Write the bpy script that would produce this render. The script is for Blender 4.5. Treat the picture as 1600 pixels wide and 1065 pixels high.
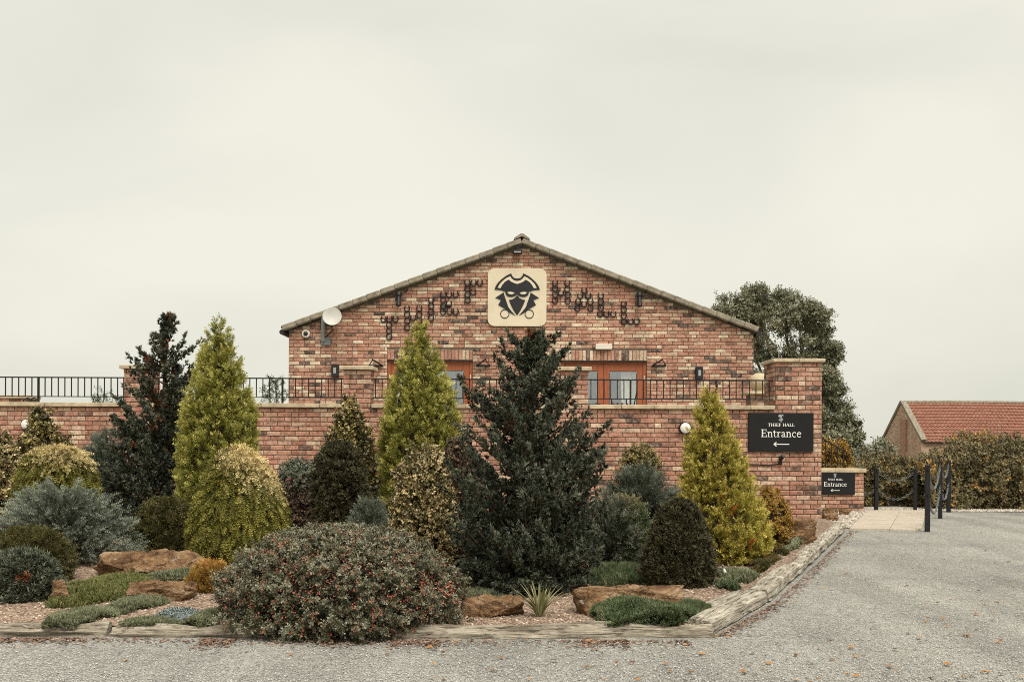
import bpy, bmesh, math, random
import numpy as np
from mathutils import Vector, Matrix, noise

random.seed(7)
R = math.radians
scene = bpy.context.scene
for o in list(bpy.data.objects):
    bpy.data.objects.remove(o, do_unlink=True)

# ------------------------------------------------------------------ camera, sky, sun, exposure
EYE = 1.3
FPX = 1556.0                      # focal length in pixels of the 1600 px wide photograph
HOR = 690.0                       # horizon row
ROLL = R(0.25)
cam_d = bpy.data.cameras.new('camera')
cam_d.sensor_width = 36.0
cam_d.lens = FPX / 1600 * 36.0
cam_d.shift_y = (HOR - 532.5) / 1600
cam_d.clip_end = 3000
cam = bpy.data.objects.new('camera', cam_d)
scene.collection.objects.link(cam)
cam.location = (0, 0, EYE)
cam.rotation_euler = (R(90), -ROLL, 0)
scene.camera = cam

SUN_EL, SUN_AZ = 58.0, 24.0       # behind the camera, a little to its right
world = bpy.data.worlds.new('World')
scene.world = world
world.use_nodes = True
wn, wl = world.node_tree.nodes, world.node_tree.links
wn.clear()
w_out = wn.new('ShaderNodeOutputWorld')
sky = wn.new('ShaderNodeTexSky')
sky.sky_type = 'NISHITA'
sky.sun_disc = False
sky.sun_elevation = R(SUN_EL)
sky.sun_rotation = R(180 - SUN_AZ)
sky.dust_density = 4.0
bg_sky = wn.new('ShaderNodeBackground'); bg_sky.inputs[1].default_value = 0.08
wl.new(sky.outputs[0], bg_sky.inputs[0])
wtc = wn.new('ShaderNodeTexCoord')
wmap = wn.new('ShaderNodeMapping'); wmap.inputs['Scale'].default_value = (1.0, 1.0, 2.6)
wl.new(wtc.outputs['Generated'], wmap.inputs[0])
wns = wn.new('ShaderNodeTexNoise'); wns.inputs['Scale'].default_value = 1.7; wns.inputs['Detail'].default_value = 5.0
wns.inputs['Roughness'].default_value = 0.45; wns.inputs['Distortion'].default_value = 0.4
wl.new(wmap.outputs[0], wns.inputs['Vector'])
wr = wn.new('ShaderNodeValToRGB')
wr.color_ramp.elements[0].position = 0.34; wr.color_ramp.elements[0].color = (0.305, 0.306, 0.268, 1)
wr.color_ramp.elements[1].position = 0.66; wr.color_ramp.elements[1].color = (0.388, 0.376, 0.322, 1)
wl.new(wns.outputs[0], wr.inputs[0])
bg_cl = wn.new('ShaderNodeBackground'); bg_cl.inputs[1].default_value = 1.0
wl.new(wr.outputs[0], bg_cl.inputs[0])
wmix = wn.new('ShaderNodeMixShader'); wmix.inputs[0].default_value = 0.93
wl.new(bg_sky.outputs[0], wmix.inputs[1]); wl.new(bg_cl.outputs[0], wmix.inputs[2])
wl.new(wmix.outputs[0], w_out.inputs[0])

sun_d = bpy.data.lights.new('sun', 'SUN')
sun_d.energy = 1.5
sun_d.angle = R(40)
sun_d.color = (1.0, 0.95, 0.87)
sun = bpy.data.objects.new('sun', sun_d)
scene.collection.objects.link(sun)
sun.rotation_euler = (R(90 - SUN_EL), 0, R(SUN_AZ))

scene.view_settings.view_transform = 'Standard'
scene.view_settings.look = 'None'
scene.view_settings.gamma = 1.0
scene.view_settings.use_curve_mapping = False
scene.view_settings.exposure = 1.25
scene.cycles.use_denoising = False
scene.cycles.pixel_filter_type = 'BLACKMAN_HARRIS'
scene.cycles.filter_width = 0.95
scene.cycles.max_bounces = 6
scene.cycles.diffuse_bounces = 2
scene.cycles.glossy_bounces = 2
scene.cycles.transparent_max_bounces = 6

# ------------------------------------------------------------------ helpers
COL = scene.collection


def P(px, py, d):
    """point seen at pixel (px, py) of the photograph at depth d"""
    dx, dy = px - 800.0, py - HOR
    c, s = math.cos(ROLL), math.sin(ROLL)
    x = dx * c + dy * s
    y = -dx * s + dy * c
    return Vector((x * d / FPX, d, EYE - y * d / FPX))


def GD(py, z=0.0):
    """depth at which ground of height z shows at row py"""
    return (EYE - z) * FPX / (py - HOR)


def link(name, me, mat=None, parent=None, loc=None):
    o = bpy.data.objects.new(name, me)
    COL.objects.link(o)
    if mat is not None and me is not None and len(me.materials) == 0:
        me.materials.append(mat)
    if parent is not None:
        o.parent = parent
    if loc is not None:
        o.location = loc
    return o


def tag(o, label=None, cat=None, group=None, kind=None):
    if label: o['label'] = label
    if cat: o['category'] = cat
    if group: o['group'] = group
    if kind: o['kind'] = kind
    return o


def thing(name, label, cat, loc=(0, 0, 0), group=None, rz=0.0):
    o = bpy.data.objects.new(name, None)
    o.empty_display_size = 0.1
    COL.objects.link(o)
    o.location = loc
    o.rotation_euler = (0, 0, rz)
    return tag(o, label, cat, group)


class MB:
    """collects simple shapes into one mesh"""
    def __init__(self):
        self.v, self.f = [], []

    def add(self, vs, fs):
        b = len(self.v)
        self.v += [tuple(v) for v in vs]
        self.f += [tuple(i + b for i in f) for f in fs]
        return self

    def box(self, c, s, rot=None, bev=0.0):
        hx, hy, hz = s[0] / 2, s[1] / 2, s[2] / 2
        M = rot if rot is not None else Matrix.Identity(3)
        c = Vector(c)
        if bev <= 0:
            vs = [c + M @ Vector((x, y, z)) for x in (-hx, hx) for y in (-hy, hy) for z in (-hz, hz)]
            fs = [(0, 1, 3, 2), (4, 6, 7, 5), (0, 4, 5, 1), (2, 3, 7, 6), (0, 2, 6, 4), (1, 5, 7, 3)]
            return self.add(vs, fs)
        b = bev
        vs, fs = [], []
        # rounded in the x-z outline and chamfered on the front (-y)
        ring = lambda k, y: [(-hx + k, y, -hz), (hx - k, y, -hz), (hx, y, -hz + k), (hx, y, hz - k),
                             (hx - k, y, hz), (-hx + k, y, hz), (-hx, y, hz - k), (-hx, y, -hz + k)]
        r0 = [Vector((x * (1 - b / hx), -hy, z * (1 - b / hz))) for x, y, z in ring(b, 0)]
        r1 = [Vector((x, -hy + b, z)) for x, y, z in ring(b, 0)]
        r2 = [Vector((x, hy, z)) for x, y, z in ring(b, 0)]
        vs = [c + M @ v for v in r0 + r1 + r2]
        fs.append(tuple(range(8)))
        for k in range(8):
            n = (k + 1) % 8
            fs.append((k, 8 + k, 8 + n, n))
            fs.append((8 + k, 16 + k, 16 + n, 8 + n))
        fs.append(tuple(range(23, 15, -1)))
        return self.add(vs, fs)

    def tube(self, pts, rad, seg=8, caps=True):
        pts = [Vector(p) for p in pts]
        if not isinstance(rad, (list, tuple)):
            rad = [rad] * len(pts)
        rings = []
        a = None
        for i, p in enumerate(pts):
            d = (pts[min(i + 1, len(pts) - 1)] - pts[max(i - 1, 0)]).normalized()
            if a is None:
                a = d.orthogonal().normalized()
            a = (a - d * a.dot(d))
            a = a.normalized() if a.length > 1e-6 else d.orthogonal().normalized()
            b = d.cross(a)
            rings.append([p + (a * math.cos(t) + b * math.sin(t)) * rad[i]
                          for t in [2 * math.pi * k / seg for k in range(seg)]])
        vs = [v for r in rings for v in r]
        fs = []
        for i in range(len(rings) - 1):
            for k in range(seg):
                n = (k + 1) % seg
                fs.append((i * seg + k, i * seg + n, (i + 1) * seg + n, (i + 1) * seg + k))
        if caps:
            fs.append(tuple(range(seg - 1, -1, -1)))
            fs.append(tuple(range((len(rings) - 1) * seg, len(rings) * seg)))
        return self.add(vs, fs)

    def lathe(self, c, axis, prof, seg=20):
        """prof: (radius, offset along axis)"""
        c = Vector(c); axis = Vector(axis).normalized()
        a = axis.orthogonal().normalized(); b = axis.cross(a)
        vs, fs = [], []
        for r, h in prof:
            for k in range(seg):
                t = 2 * math.pi * k / seg
                vs.append(c + axis * h + (a * math.cos(t) + b * math.sin(t)) * r)
        for i in range(len(prof) - 1):
            for k in range(seg):
                n = (k + 1) % seg
                fs.append((i * seg + k, i * seg + n, (i + 1) * seg + n, (i + 1) * seg + k))
        fs.append(tuple(range(seg - 1, -1, -1)))
        fs.append(tuple(range((len(prof) - 1) * seg, len(prof) * seg)))
        return self.add(vs, fs)

    def prism(self, poly, y0, y1):
        """outline in the x-z plane pushed from y0 (front) to y1 (back)"""
        n = len(poly)
        ar = sum(poly[i][0] * poly[(i + 1) % n][1] - poly[(i + 1) % n][0] * poly[i][1] for i in range(n))
        if ar < 0:
            poly = list(reversed(poly))
        vs = [(x, y0, z) for x, z in poly] + [(x, y1, z) for x, z in poly]
        fs = [tuple(range(n)), tuple(range(2 * n - 1, n - 1, -1))]
        for i in range(n):
            j = (i + 1) % n
            fs.append((i, n + i, n + j, j))
        return self.add(vs, fs)

    def mesh(self, name, smooth=False, tri=False):
        me = bpy.data.meshes.new(name)
        me.from_pydata(self.v, [], self.f)
        bm = bmesh.new(); bm.from_mesh(me)
        bmesh.ops.recalc_face_normals(bm, faces=bm.faces)
        if tri:
            bmesh.ops.triangulate(bm, faces=bm.faces)
        bm.to_mesh(me); bm.free()
        if smooth:
            me.shade_smooth()
            try:
                me.set_sharp_from_angle(angle=R(40))
            except Exception:
                pass
        return me

    def build(self, name, mat, parent=None, loc=None, smooth=False, tri=False):
        return link(name, self.mesh(name, smooth, tri), mat, parent, loc)


# ------------------------------------------------------------------ materials
def new_mat(name):
    m = bpy.data.materials.new(name)
    m.use_nodes = True
    nt = m.node_tree
    b = nt.nodes['Principled BSDF']
    return m, nt.nodes, nt.links, b


def ramp(nodes, stops, interp='LINEAR'):
    r = nodes.new('ShaderNodeValToRGB')
    r.color_ramp.interpolation = interp
    el = r.color_ramp.elements
    while len(el) < len(stops):
        el.new(0.5)
    for e, (p, c) in zip(el, stops):
        e.position = p
        e.color = (c[0], c[1], c[2], 1)
    return r


def tex_noise(nodes, links, scale, detail=3.0, rough=0.55, vec=None, dist=0.0):
    n = nodes.new('ShaderNodeTexNoise')
    n.inputs['Scale'].default_value = scale
    n.inputs['Detail'].default_value = detail
    n.inputs['Roughness'].default_value = rough
    n.inputs['Distortion'].default_value = dist
    if vec is not None:
        links.new(vec, n.inputs['Vector'])
    return n


def world_pos(nodes):
    return nodes.new('ShaderNodeNewGeometry').outputs['Position']


def mixc(nodes, links, fac, a, b, mode='MIX'):
    m = nodes.new('ShaderNodeMix')
    m.data_type = 'RGBA'
    m.blend_type = mode
    for sock, val in ((m.inputs[0], fac), (m.inputs[6], a), (m.inputs[7], b)):
        if hasattr(val, 'links'):
            links.new(val, sock)
        elif isinstance(val, (int, float)):
            sock.default_value = val
        else:
            sock.default_value = (val[0], val[1], val[2], 1)
    return m.outputs[2]


def bump(nodes, links, b, height, strength=0.4, dist=0.01):
    n = nodes.new('ShaderNodeBump')
    n.inputs['Strength'].default_value = strength
    n.inputs['Distance'].default_value = dist
    links.new(height, n.inputs['Height'])
    links.new(n.outputs[0], b.inputs['Normal'])


def plain(name, col, rough=0.5, metal=0.0, var=0.25, scale=18.0, spec=0.4, bmp=0.0):
    m, n, l, b = new_mat(name)
    ns = tex_noise(n, l, scale, 4, 0.6, world_pos(n))
    lo = [c * (1 - var) for c in col]; hi = [min(1, c * (1 + var)) for c in col]
    r = ramp(n, [(0.3, lo), (0.7, hi)])
    l.new(ns.outputs[0], r.inputs[0])
    l.new(r.outputs[0], b.inputs['Base Color'])
    b.inputs['Roughness'].default_value = rough
    b.inputs['Metallic'].default_value = metal
    b.inputs['Specular IOR Level'].default_value = spec
    if bmp:
        bump(n, l, b, ns.outputs[0], bmp, 0.005)
    return m


def brick_mat(name, stops, smear=0.35, burn=0.30):
    """colour of each brick from its own number; lime smears and burnt patches on top"""
    m, n, l, b = new_mat(name)
    at = n.new('ShaderNodeAttribute'); at.attribute_name = 'rnd'
    r = ramp(n, stops)
    l.new(at.outputs['Fac'], r.inputs[0])
    wp = world_pos(n)
    n1 = tex_noise(n, l, 34, 6, 0.75, wp)
    g = ramp(n, [(0.32, (0.45, 0.43, 0.43)), (0.5, (1.02, 1.0, 1.0)), (0.66, (1.40, 1.38, 1.36))])
    l.new(n1.outputs[0], g.inputs[0])
    c1 = mixc(n, l, 1.0, r.outputs[0], g.outputs[0], 'MULTIPLY')
    n2 = tex_noise(n, l, 13, 6, 0.72, wp, 0.4)
    s2 = ramp(n, [(0.47, (0, 0, 0)), (0.68, (smear, smear, smear))])
    l.new(n2.outputs[0], s2.inputs[0])
    c2 = mixc(n, l, s2.outputs[0], c1, (0.62, 0.49, 0.38))
    mp = n.new('ShaderNodeMapping'); mp.inputs['Location'].default_value = (7, 3, 5); mp.inputs['Scale'].default_value = (0.55, 1, 1.4)
    l.new(wp, mp.inputs[0])
    n3 = tex_noise(n, l, 7.5, 5, 0.7, mp.outputs[0], 0.5)
    s3 = ramp(n, [(0.57, (0, 0, 0)), (0.72, (burn * 2, burn * 2, burn * 2))])
    l.new(n3.outputs[0], s3.inputs[0])
    c3 = mixc(n, l, s3.outputs[0], c2, (0.075, 0.055, 0.05))
    n4 = tex_noise(n, l, 21, 4, 0.7, wp)
    s4 = ramp(n, [(0.54, (0, 0, 0)), (0.66, (.55, .55, .55))]); l.new(n4.outputs[0], s4.inputs[0])
    c3 = mixc(n, l, s4.outputs[0], c3, (0.13, 0.080, 0.062))
    mp5 = n.new('ShaderNodeMapping'); mp5.inputs['Scale'].default_value = (2.6, 2.6, .45); l.new(wp, mp5.inputs[0])
    n5 = tex_noise(n, l, 1.0, 5, 0.6, mp5.outputs[0])
    g5 = ramp(n, [(0.32, (0.78, 0.77, 0.76)), (0.62, (1.10, 1.10, 1.10))]); l.new(n5.outputs[0], g5.inputs[0])
    c3 = mixc(n, l, 1.0, c3, g5.outputs[0], 'MULTIPLY')
    l.new(c3, b.inputs['Base Color'])
    b.inputs['Roughness'].default_value = 0.9
    b.inputs['Specular IOR Level'].default_value = 0.2
    bump(n, l, b, n1.outputs[0], 0.7, 0.006)
    return m


M = {}
M['brick_house'] = brick_mat('house brick', [
    (0.0, (0.061, 0.048, 0.042)), (0.06, (0.132, 0.082, 0.062)), (0.12, (0.312, 0.160, 0.105)), (0.30, (0.439, 0.211, 0.142)),
    (0.50, (0.485, 0.262, 0.180)), (0.66, (0.451, 0.234, 0.158)), (0.76, (0.543, 0.365, 0.253)), (0.88, (0.636, 0.490, 0.343)), (1.0, (0.708, 0.593, 0.428))], 0.55, 0.46)
M['brick_wall'] = brick_mat('terrace wall brick', [
    (0.0, (0.076, 0.055, 0.045)), (0.07, (0.162, 0.095, 0.068)), (0.14, (0.324, 0.160, 0.105)), (0.38, (0.416, 0.199, 0.138)),
    (0.60, (0.463, 0.251, 0.173)), (0.76, (0.439, 0.245, 0.167)), (0.86, (0.543, 0.376, 0.262)), (1.0, (0.659, 0.524, 0.375))], 0.52, 0.36)
M['mortar'] = plain('mortar', (0.165, 0.130, 0.098), 0.95, 0, 0.3, 30, 0.1, 0.4)
M['coping'] = plain('coping stone', (0.50, 0.41, 0.28), 0.85, 0, 0.28, 9, 0.2, 0.3)
M['verge'] = plain('verge cement tile', (0.27, 0.235, 0.18), 0.9, 0, 0.35, 8, 0.15, 0.4)
M['iron'] = plain('black painted iron', (0.007, 0.008, 0.010), 0.5, 0, 0.3, 12)
M['iron_blue'] = plain('dark horseshoe iron', (0.009, 0.010, 0.013), 0.6, 0, 0.5, 40, 0.25)
M['emblem_board'] = plain('cream board', (0.70, 0.61, 0.45), 0.7, 0, 0.06, 3, 0.2)
M['emblem_black'] = plain('charcoal cut-out', (0.014, 0.0145, 0.017), 0.6, 0, 0.25, 6)
M['sign_black'] = plain('charcoal sign panel', (0.010, 0.0105, 0.011), 0.6, 0, 0.15, 5, 0.25)
M['sign_white'] = plain('sign lettering', (0.78, 0.77, 0.72), 0.6, 0, 0.03, 5)
M['white'] = plain('white plastic', (0.70, 0.66, 0.56), 0.45, 0, 0.06, 10)
M['dish'] = plain('pale grey dish', (0.50, 0.49, 0.44), 0.5, 0, 0.08, 8)
M['galv'] = plain('grey metal bracket', (0.22, 0.24, 0.24), 0.5, 0.2, 0.2, 15)
M['lamp_white'] = plain('opal lamp glass', (0.80, 0.79, 0.75), 0.3, 0, 0.03, 10)
M['lamp_grey'] = plain('lamp lens', (0.34, 0.35, 0.36), 0.25, 0, 0.2, 30)
M['curtain'] = plain('cream curtain', (0.80, 0.77, 0.66), 0.9, 0, 0.06, 6)
M['room'] = plain('room plaster', (0.20, 0.205, 0.21), 0.9, 0, 0.05, 4)
M['dark_gutter'] = plain('dark gutter', (0.02, 0.018, 0.018), 0.4, 0, 0.2, 10)
M['stone_ball'] = plain('sandstone', (0.52, 0.42, 0.28), 0.9, 0, 0.2, 10, 0.2, 0.3)
M['post'] = plain('black stained timber', (0.010, 0.011, 0.013), 0.6, 0, 0.4, 25, 0.3, 0.3)
M['chain'] = plain('grey chain', (0.16, 0.17, 0.18), 0.45, 0.3, 0.2, 30)
M['bark'] = plain('conifer bark', (0.10, 0.062, 0.042), 0.95, 0, 0.4, 30, 0.1, 0.6)
M['bark_grey'] = plain('grey bark', (0.17, 0.14, 0.11), 0.95, 0, 0.35, 20, 0.1, 0.6)
M['dark_core'] = plain('dark core of dead twigs', (0.050, 0.034, 0.022), 0.95, 0, 0.5, 30, 0.1, 0.8)  # dead-twig brown, kept dark to put the crowns' inner shade into the colour
M['brick_plain'] = plain('plain brickwork', (0.40, 0.23, 0.165), 0.95, 0, 0.3, 9, 0.1, 0.3)
M['terrace'] = plain('terrace paving', (0.34, 0.31, 0.26), 0.9, 0, 0.2, 4, 0.2)
M['rust_seat'] = plain('brown slats', (0.10, 0.03, 0.022), 0.6, 0, 0.2, 20)


def door_mat():
    m, n, l, b = new_mat('orange stained timber')
    tc = n.new('ShaderNodeTexCoord')
    mp = n.new('ShaderNodeMapping'); mp.inputs['Scale'].default_value = (22, 22, 1.6)
    l.new(tc.outputs['Object'], mp.inputs[0])
    ns = tex_noise(n, l, 3.0, 6, 0.6, mp.outputs[0], 0.6)
    r = ramp(n, [(0.25, (0.22, 0.055, 0.018)), (0.55, (0.34, 0.095, 0.032)), (0.8, (0.43, 0.135, 0.048))])
    l.new(ns.outputs[0], r.inputs[0]); l.new(r.outputs[0], b.inputs['Base Color'])
    b.inputs['Roughness'].default_value = 0.5
    bump(n, l, b, ns.outputs[0], 0.2, 0.003)
    return m


M['door'] = door_mat()


def glass_mat():
    m, n, l, b = new_mat('door glass')
    out = n['Material Output']
    tr = n.new('ShaderNodeBsdfTransparent'); tr.inputs[0].default_value = (0.95, 0.97, 0.97, 1)
    gl = n.new('ShaderNodeBsdfGlossy'); gl.inputs['Roughness'].default_value = 0.02; gl.inputs['Color'].default_value = (0.92, 0.95, 1.0, 1)
    mx = n.new('ShaderNodeMixShader'); mx.inputs[0].default_value = 0.22
    l.new(tr.outputs[0], mx.inputs[1]); l.new(gl.outputs[0], mx.inputs[2]); l.new(mx.outputs[0], out.inputs[0])
    n.remove(b)
    return m


M['glass'] = glass_mat()


def gravel_mat(name, stops, patch, scale=140.0, rough=0.92):
    m, n, l, b = new_mat(name)
    wp = world_pos(n)
    vo = n.new('ShaderNodeTexVoronoi'); vo.inputs['Scale'].default_value = scale
    l.new(wp, vo.inputs['Vector'])
    bw = n.new('ShaderNodeRGBToBW'); l.new(vo.outputs['Color'], bw.inputs[0])
    r = ramp(n, stops); l.new(bw.outputs[0], r.inputs[0])
    n1 = tex_noise(n, l, 0.9, 6, 0.62, wp, 0.3)
    g = ramp(n, patch); l.new(n1.outputs[0], g.inputs[0])
    c = mixc(n, l, 1.0, r.outputs[0], g.outputs[0], 'MULTIPLY')
    n2 = tex_noise(n, l, 14, 4, 0.7, wp)
    g2 = ramp(n, [(0.35, (0.82, 0.82, 0.81)), (0.65, (1.12, 1.12, 1.12))]); l.new(n2.outputs[0], g2.inputs[0])
    c = mixc(n, l, 1.0, c, g2.outputs[0], 'MULTIPLY')
    mt = n.new('ShaderNodeMapping'); mt.inputs['Rotation'].default_value = (0, 0, R(24)); mt.inputs['Scale'].default_value = (1.5, .10, 1)
    l.new(wp, mt.inputs[0])
    n6 = tex_noise(n, l, 1.0, 4, 0.55, mt.outputs[0], 0.3)
    g6 = ramp(n, [(0.36, (0.89, 0.885, 0.875)), (0.62, (1.12, 1.115, 1.10))]); l.new(n6.outputs[0], g6.inputs[0])
    c = mixc(n, l, 1.0, c, g6.outputs[0], 'MULTIPLY')
    l.new(c, b.inputs['Base Color'])
    b.inputs['Roughness'].default_value = rough
    b.inputs['Specular IOR Level'].default_value = 0.15
    bump(n, l, b, vo.outputs['Distance'], 0.9, 0.012)
    return m


M['gravel'] = gravel_mat('grey drive gravel', [(0.12, (0.15, 0.143, 0.13)), (0.4, (0.385, 0.375, 0.345)), (0.62, (0.46, 0.45, 0.415)), (0.9, (0.62, 0.60, 0.56))],
                         [(0.30, (0.74, 0.735, 0.72)), (0.47, (0.92, 0.92, 0.91)), (0.66, (1.05, 1.04, 1.01))])
M['bed'] = gravel_mat('pink bed chippings', [(0.1, (0.10, 0.068, 0.048)), (0.4, (0.25, 0.178, 0.128)), (0.65, (0.34, 0.25, 0.185)), (0.9, (0.48, 0.38, 0.30))],
                      [(0.30, (0.72, 0.68, 0.64)), (0.5, (1.0, 1.0, 1.0)), (0.72, (1.06, 1.03, 1.0))], 60.0)
M['pebble_strip'] = gravel_mat('pale chippings', [(0.1, (0.16, 0.14, 0.12)), (0.5, (0.42, 0.37, 0.31)), (0.9, (0.60, 0.55, 0.48))],
                               [(0.30, (0.85, 0.84, 0.83)), (0.7, (1.05, 1.05, 1.05))], 45.0)
M['soil'] = plain('field grass', (0.09, 0.10, 0.04), 0.95, 0, 0.4, 0.4, 0.1)


def stone_chip_mat(name, stops):
    m, n, l, b = new_mat(name)
    at = n.new('ShaderNodeAttribute'); at.attribute_name = 'rnd'
    r = ramp(n, stops); l.new(at.outputs['Fac'], r.inputs[0])
    l.new(r.outputs[0], b.inputs['Base Color'])
    b.inputs['Roughness'].default_value = 0.85
    b.inputs['Specular IOR Level'].default_value = 0.2
    return m


M['chip_grey'] = stone_chip_mat('grey chips', [(0, (0.17, 0.163, 0.15)), (0.35, (0.35, 0.34, 0.315)), (0.8, (0.45, 0.44, 0.41)), (1, (0.58, 0.565, 0.525))])
M['chip_pink'] = stone_chip_mat('pink chips', [(0, (0.12, 0.078, 0.055)), (0.4, (0.29, 0.198, 0.145)), (0.8, (0.41, 0.305, 0.23)), (1, (0.60, 0.50, 0.41))])
M['chip_pale'] = stone_chip_mat('pale chips', [(0, (0.20, 0.17, 0.14)), (0.5, (0.46, 0.41, 0.34)), (1, (0.66, 0.60, 0.52))])
M['litter'] = stone_chip_mat('leaf litter', [(0, (0.09, 0.06, 0.042)), (0.5, (0.19, 0.115, 0.08)), (0.85, (0.30, 0.19, 0.135)), (1, (0.42, 0.30, 0.22))])
M['leaf_orange'] = stone_chip_mat('fallen leaf', [(0, (0.10, 0.06, 0.03)), (0.35, (0.22, 0.10, 0.035)), (0.7, (0.36, 0.16, 0.05)), (1, (0.48, 0.27, 0.09))])


def wood_mat(name, c0, c1, c2, axis_scale):
    m, n, l, b = new_mat(name)
    tc = n.new('ShaderNodeTexCoord')
    mp = n.new('ShaderNodeMapping'); mp.inputs['Scale'].default_value = axis_scale
    l.new(tc.outputs['Object'], mp.inputs[0])
    n1 = tex_noise(n, l, 4.0, 7, 0.68, mp.outputs[0], 0.8)
    n2 = tex_noise(n, l, 5.0, 4, 0.6, world_pos(n))
    r = ramp(n, [(0.36, c0), (0.47, c1), (0.64, c2)]); l.new(n1.outputs[0], r.inputs[0])
    g = ramp(n, [(0.3, (0.60, 0.58, 0.55)), (0.6, (1.08, 1.08, 1.08))]); l.new(n2.outputs[0], g.inputs[0])
    c = mixc(n, l, 1.0, r.outputs[0], g.outputs[0], 'MULTIPLY')
    l.new(c, b.inputs['Base Color'])
    b.inputs['Roughness'].default_value = 0.92
    b.inputs['Specular IOR Level'].default_value = 0.15
    bump(n, l, b, n1.outputs[0], 0.9, 0.02)
    return m


M['log'] = wood_mat('weathered log', (0.07, 0.055, 0.04), (0.30, 0.26, 0.20), (0.52, 0.465, 0.37), (1.2, 14, 14))
M['sleeper'] = wood_mat('weathered sleeper', (0.06, 0.05, 0.038), (0.37, 0.33, 0.265), (0.60, 0.55, 0.455), (1.0, 12, 12))


def rock_mat(name, stops, bs=1.0, bdist=0.05, lichen=0.0):
    m, n, l, b = new_mat(name)
    wp = world_pos(n)
    mp = n.new('ShaderNodeMapping'); mp.inputs['Scale'].default_value = (1, 1, 3.2); l.new(wp, mp.inputs[0])
    n1 = tex_noise(n, l, 3.2, 8, 0.66, mp.outputs[0], 0.6)
    n2 = tex_noise(n, l, 30, 5, 0.7, wp)
    r = ramp(n, stops); l.new(n1.outputs[0], r.inputs[0])
    g = ramp(n, [(0.3, (0.7, 0.68, 0.66)), (0.7, (1.2, 1.2, 1.2))]); l.new(n2.outputs[0], g.inputs[0])
    c = mixc(n, l, 1.0, r.outputs[0], g.outputs[0], 'MULTIPLY')
    if lichen:
        n7 = tex_noise(n, l, 17, 5, 0.7, wp)
        s7 = ramp(n, [(0.60, (0, 0, 0)), (0.68, (lichen, lichen, lichen))]); l.new(n7.outputs[0], s7.inputs[0])
        c = mixc(n, l, s7.outputs[0], c, (0.52, 0.48, 0.38))
        vo = n.new('ShaderNodeTexVoronoi'); vo.feature = 'DISTANCE_TO_EDGE'; vo.inputs['Scale'].default_value = 5.0
        dm = n.new('ShaderNodeMapping'); dm.inputs['Scale'].default_value = (1, 1, 1.8); l.new(wp, dm.inputs[0])
        wob = mixc(n, l, .06, dm.outputs[0], n2.outputs['Color'], 'ADD'); l.new(wob, vo.inputs['Vector'])
        s8 = ramp(n, [(0.0, (.75, .75, .75)), (0.035, (0, 0, 0))]); l.new(vo.outputs['Distance'], s8.inputs[0])
        c = mixc(n, l, s8.outputs[0], c, (0.05, 0.032, 0.022))
    l.new(c, b.inputs['Base Color'])
    b.inputs['Roughness'].default_value = 0.9
    b.inputs['Specular IOR Level'].default_value = 0.2
    ad = n.new('ShaderNodeMath'); ad.operation = 'ADD'
    l.new(n1.outputs[0], ad.inputs[0]); l.new(n2.outputs[0], ad.inputs[1])
    bump(n, l, b, ad.outputs[0], bs, bdist)
    return m


M['rock'] = rock_mat('rust sandstone', [(0.33, (0.065, 0.035, 0.020)), (0.43, (0.20, 0.110, 0.054)), (0.52, (0.35, 0.21, 0.11)), (0.60, (0.47, 0.32, 0.185)), (0.70, (0.58, 0.46, 0.32))], lichen=.7)
M['slab'] = rock_mat('pale paving stone', [(0.30, (0.42, 0.36, 0.285)), (0.5, (0.50, 0.435, 0.35)), (0.72, (0.56, 0.50, 0.41))], .25, .008)
M['pantile'] = rock_mat('red pantile', [(0.28, (0.19, 0.095, 0.070)), (0.45, (0.36, 0.165, 0.115)), (0.6, (0.43, 0.22, 0.16)), (0.75, (0.50, 0.31, 0.24))])


def barn_brick():
    m, n, l, b = new_mat('old barn brick')
    tc = n.new('ShaderNodeTexCoord')
    bt = n.new('ShaderNodeTexBrick')
    bt.inputs['Scale'].default_value = 1.0
    bt.inputs['Brick Width'].default_value = 0.24; bt.inputs['Row Height'].default_value = 0.08
    bt.inputs['Mortar Size'].default_value = 0.012
    bt.inputs['Color1'].default_value = (0.40, 0.205, 0.15, 1); bt.inputs['Color2'].default_value = (0.68, 0.47, 0.37, 1)
    bt.inputs['Mortar'].default_value = (0.50, 0.37, 0.295, 1)
    l.new(tc.outputs['UV'], bt.inputs[0])
    ns = tex_noise(n, l, 1.6, 6, 0.7, world_pos(n))
    g = ramp(n, [(0.3, (0.80, 0.78, 0.76)), (0.7, (1.12, 1.12, 1.10))]); l.new(ns.outputs[0], g.inputs[0])
    c = mixc(n, l, 1.0, bt.outputs[0], g.outputs[0], 'MULTIPLY')
    l.new(c, b.inputs['Base Color'])
    b.inputs['Roughness'].default_value = 0.95
    b.inputs['Specular IOR Level'].default_value = 0.1
    return m


M['barn_brick'] = barn_brick()


def foliage_mat(name, c0, c1, c2, tone_col=None, spec=0.25, rough=0.6):
    """leaf colour by each leaf's own number; 'tone' leads to the plant's second colour"""
    m, n, l, b = new_mat(name)
    at = n.new('ShaderNodeAttribute'); at.attribute_name = 'rnd'
    r = ramp(n, [(0.05, c0), (0.5, c1), (0.97, c2)])
    l.new(at.outputs['Fac'], r.inputs[0])
    c = r.outputs[0]
    if tone_col is not None:
        a2 = n.new('ShaderNodeAttribute'); a2.attribute_name = 'tone'
        c = mixc(n, l, a2.outputs['Fac'], c, tone_col)
    l.new(c, b.inputs['Base Color'])
    b.inputs['Roughness'].default_value = rough
    b.inputs['Specular IOR Level'].default_value = spec
    return m


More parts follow.
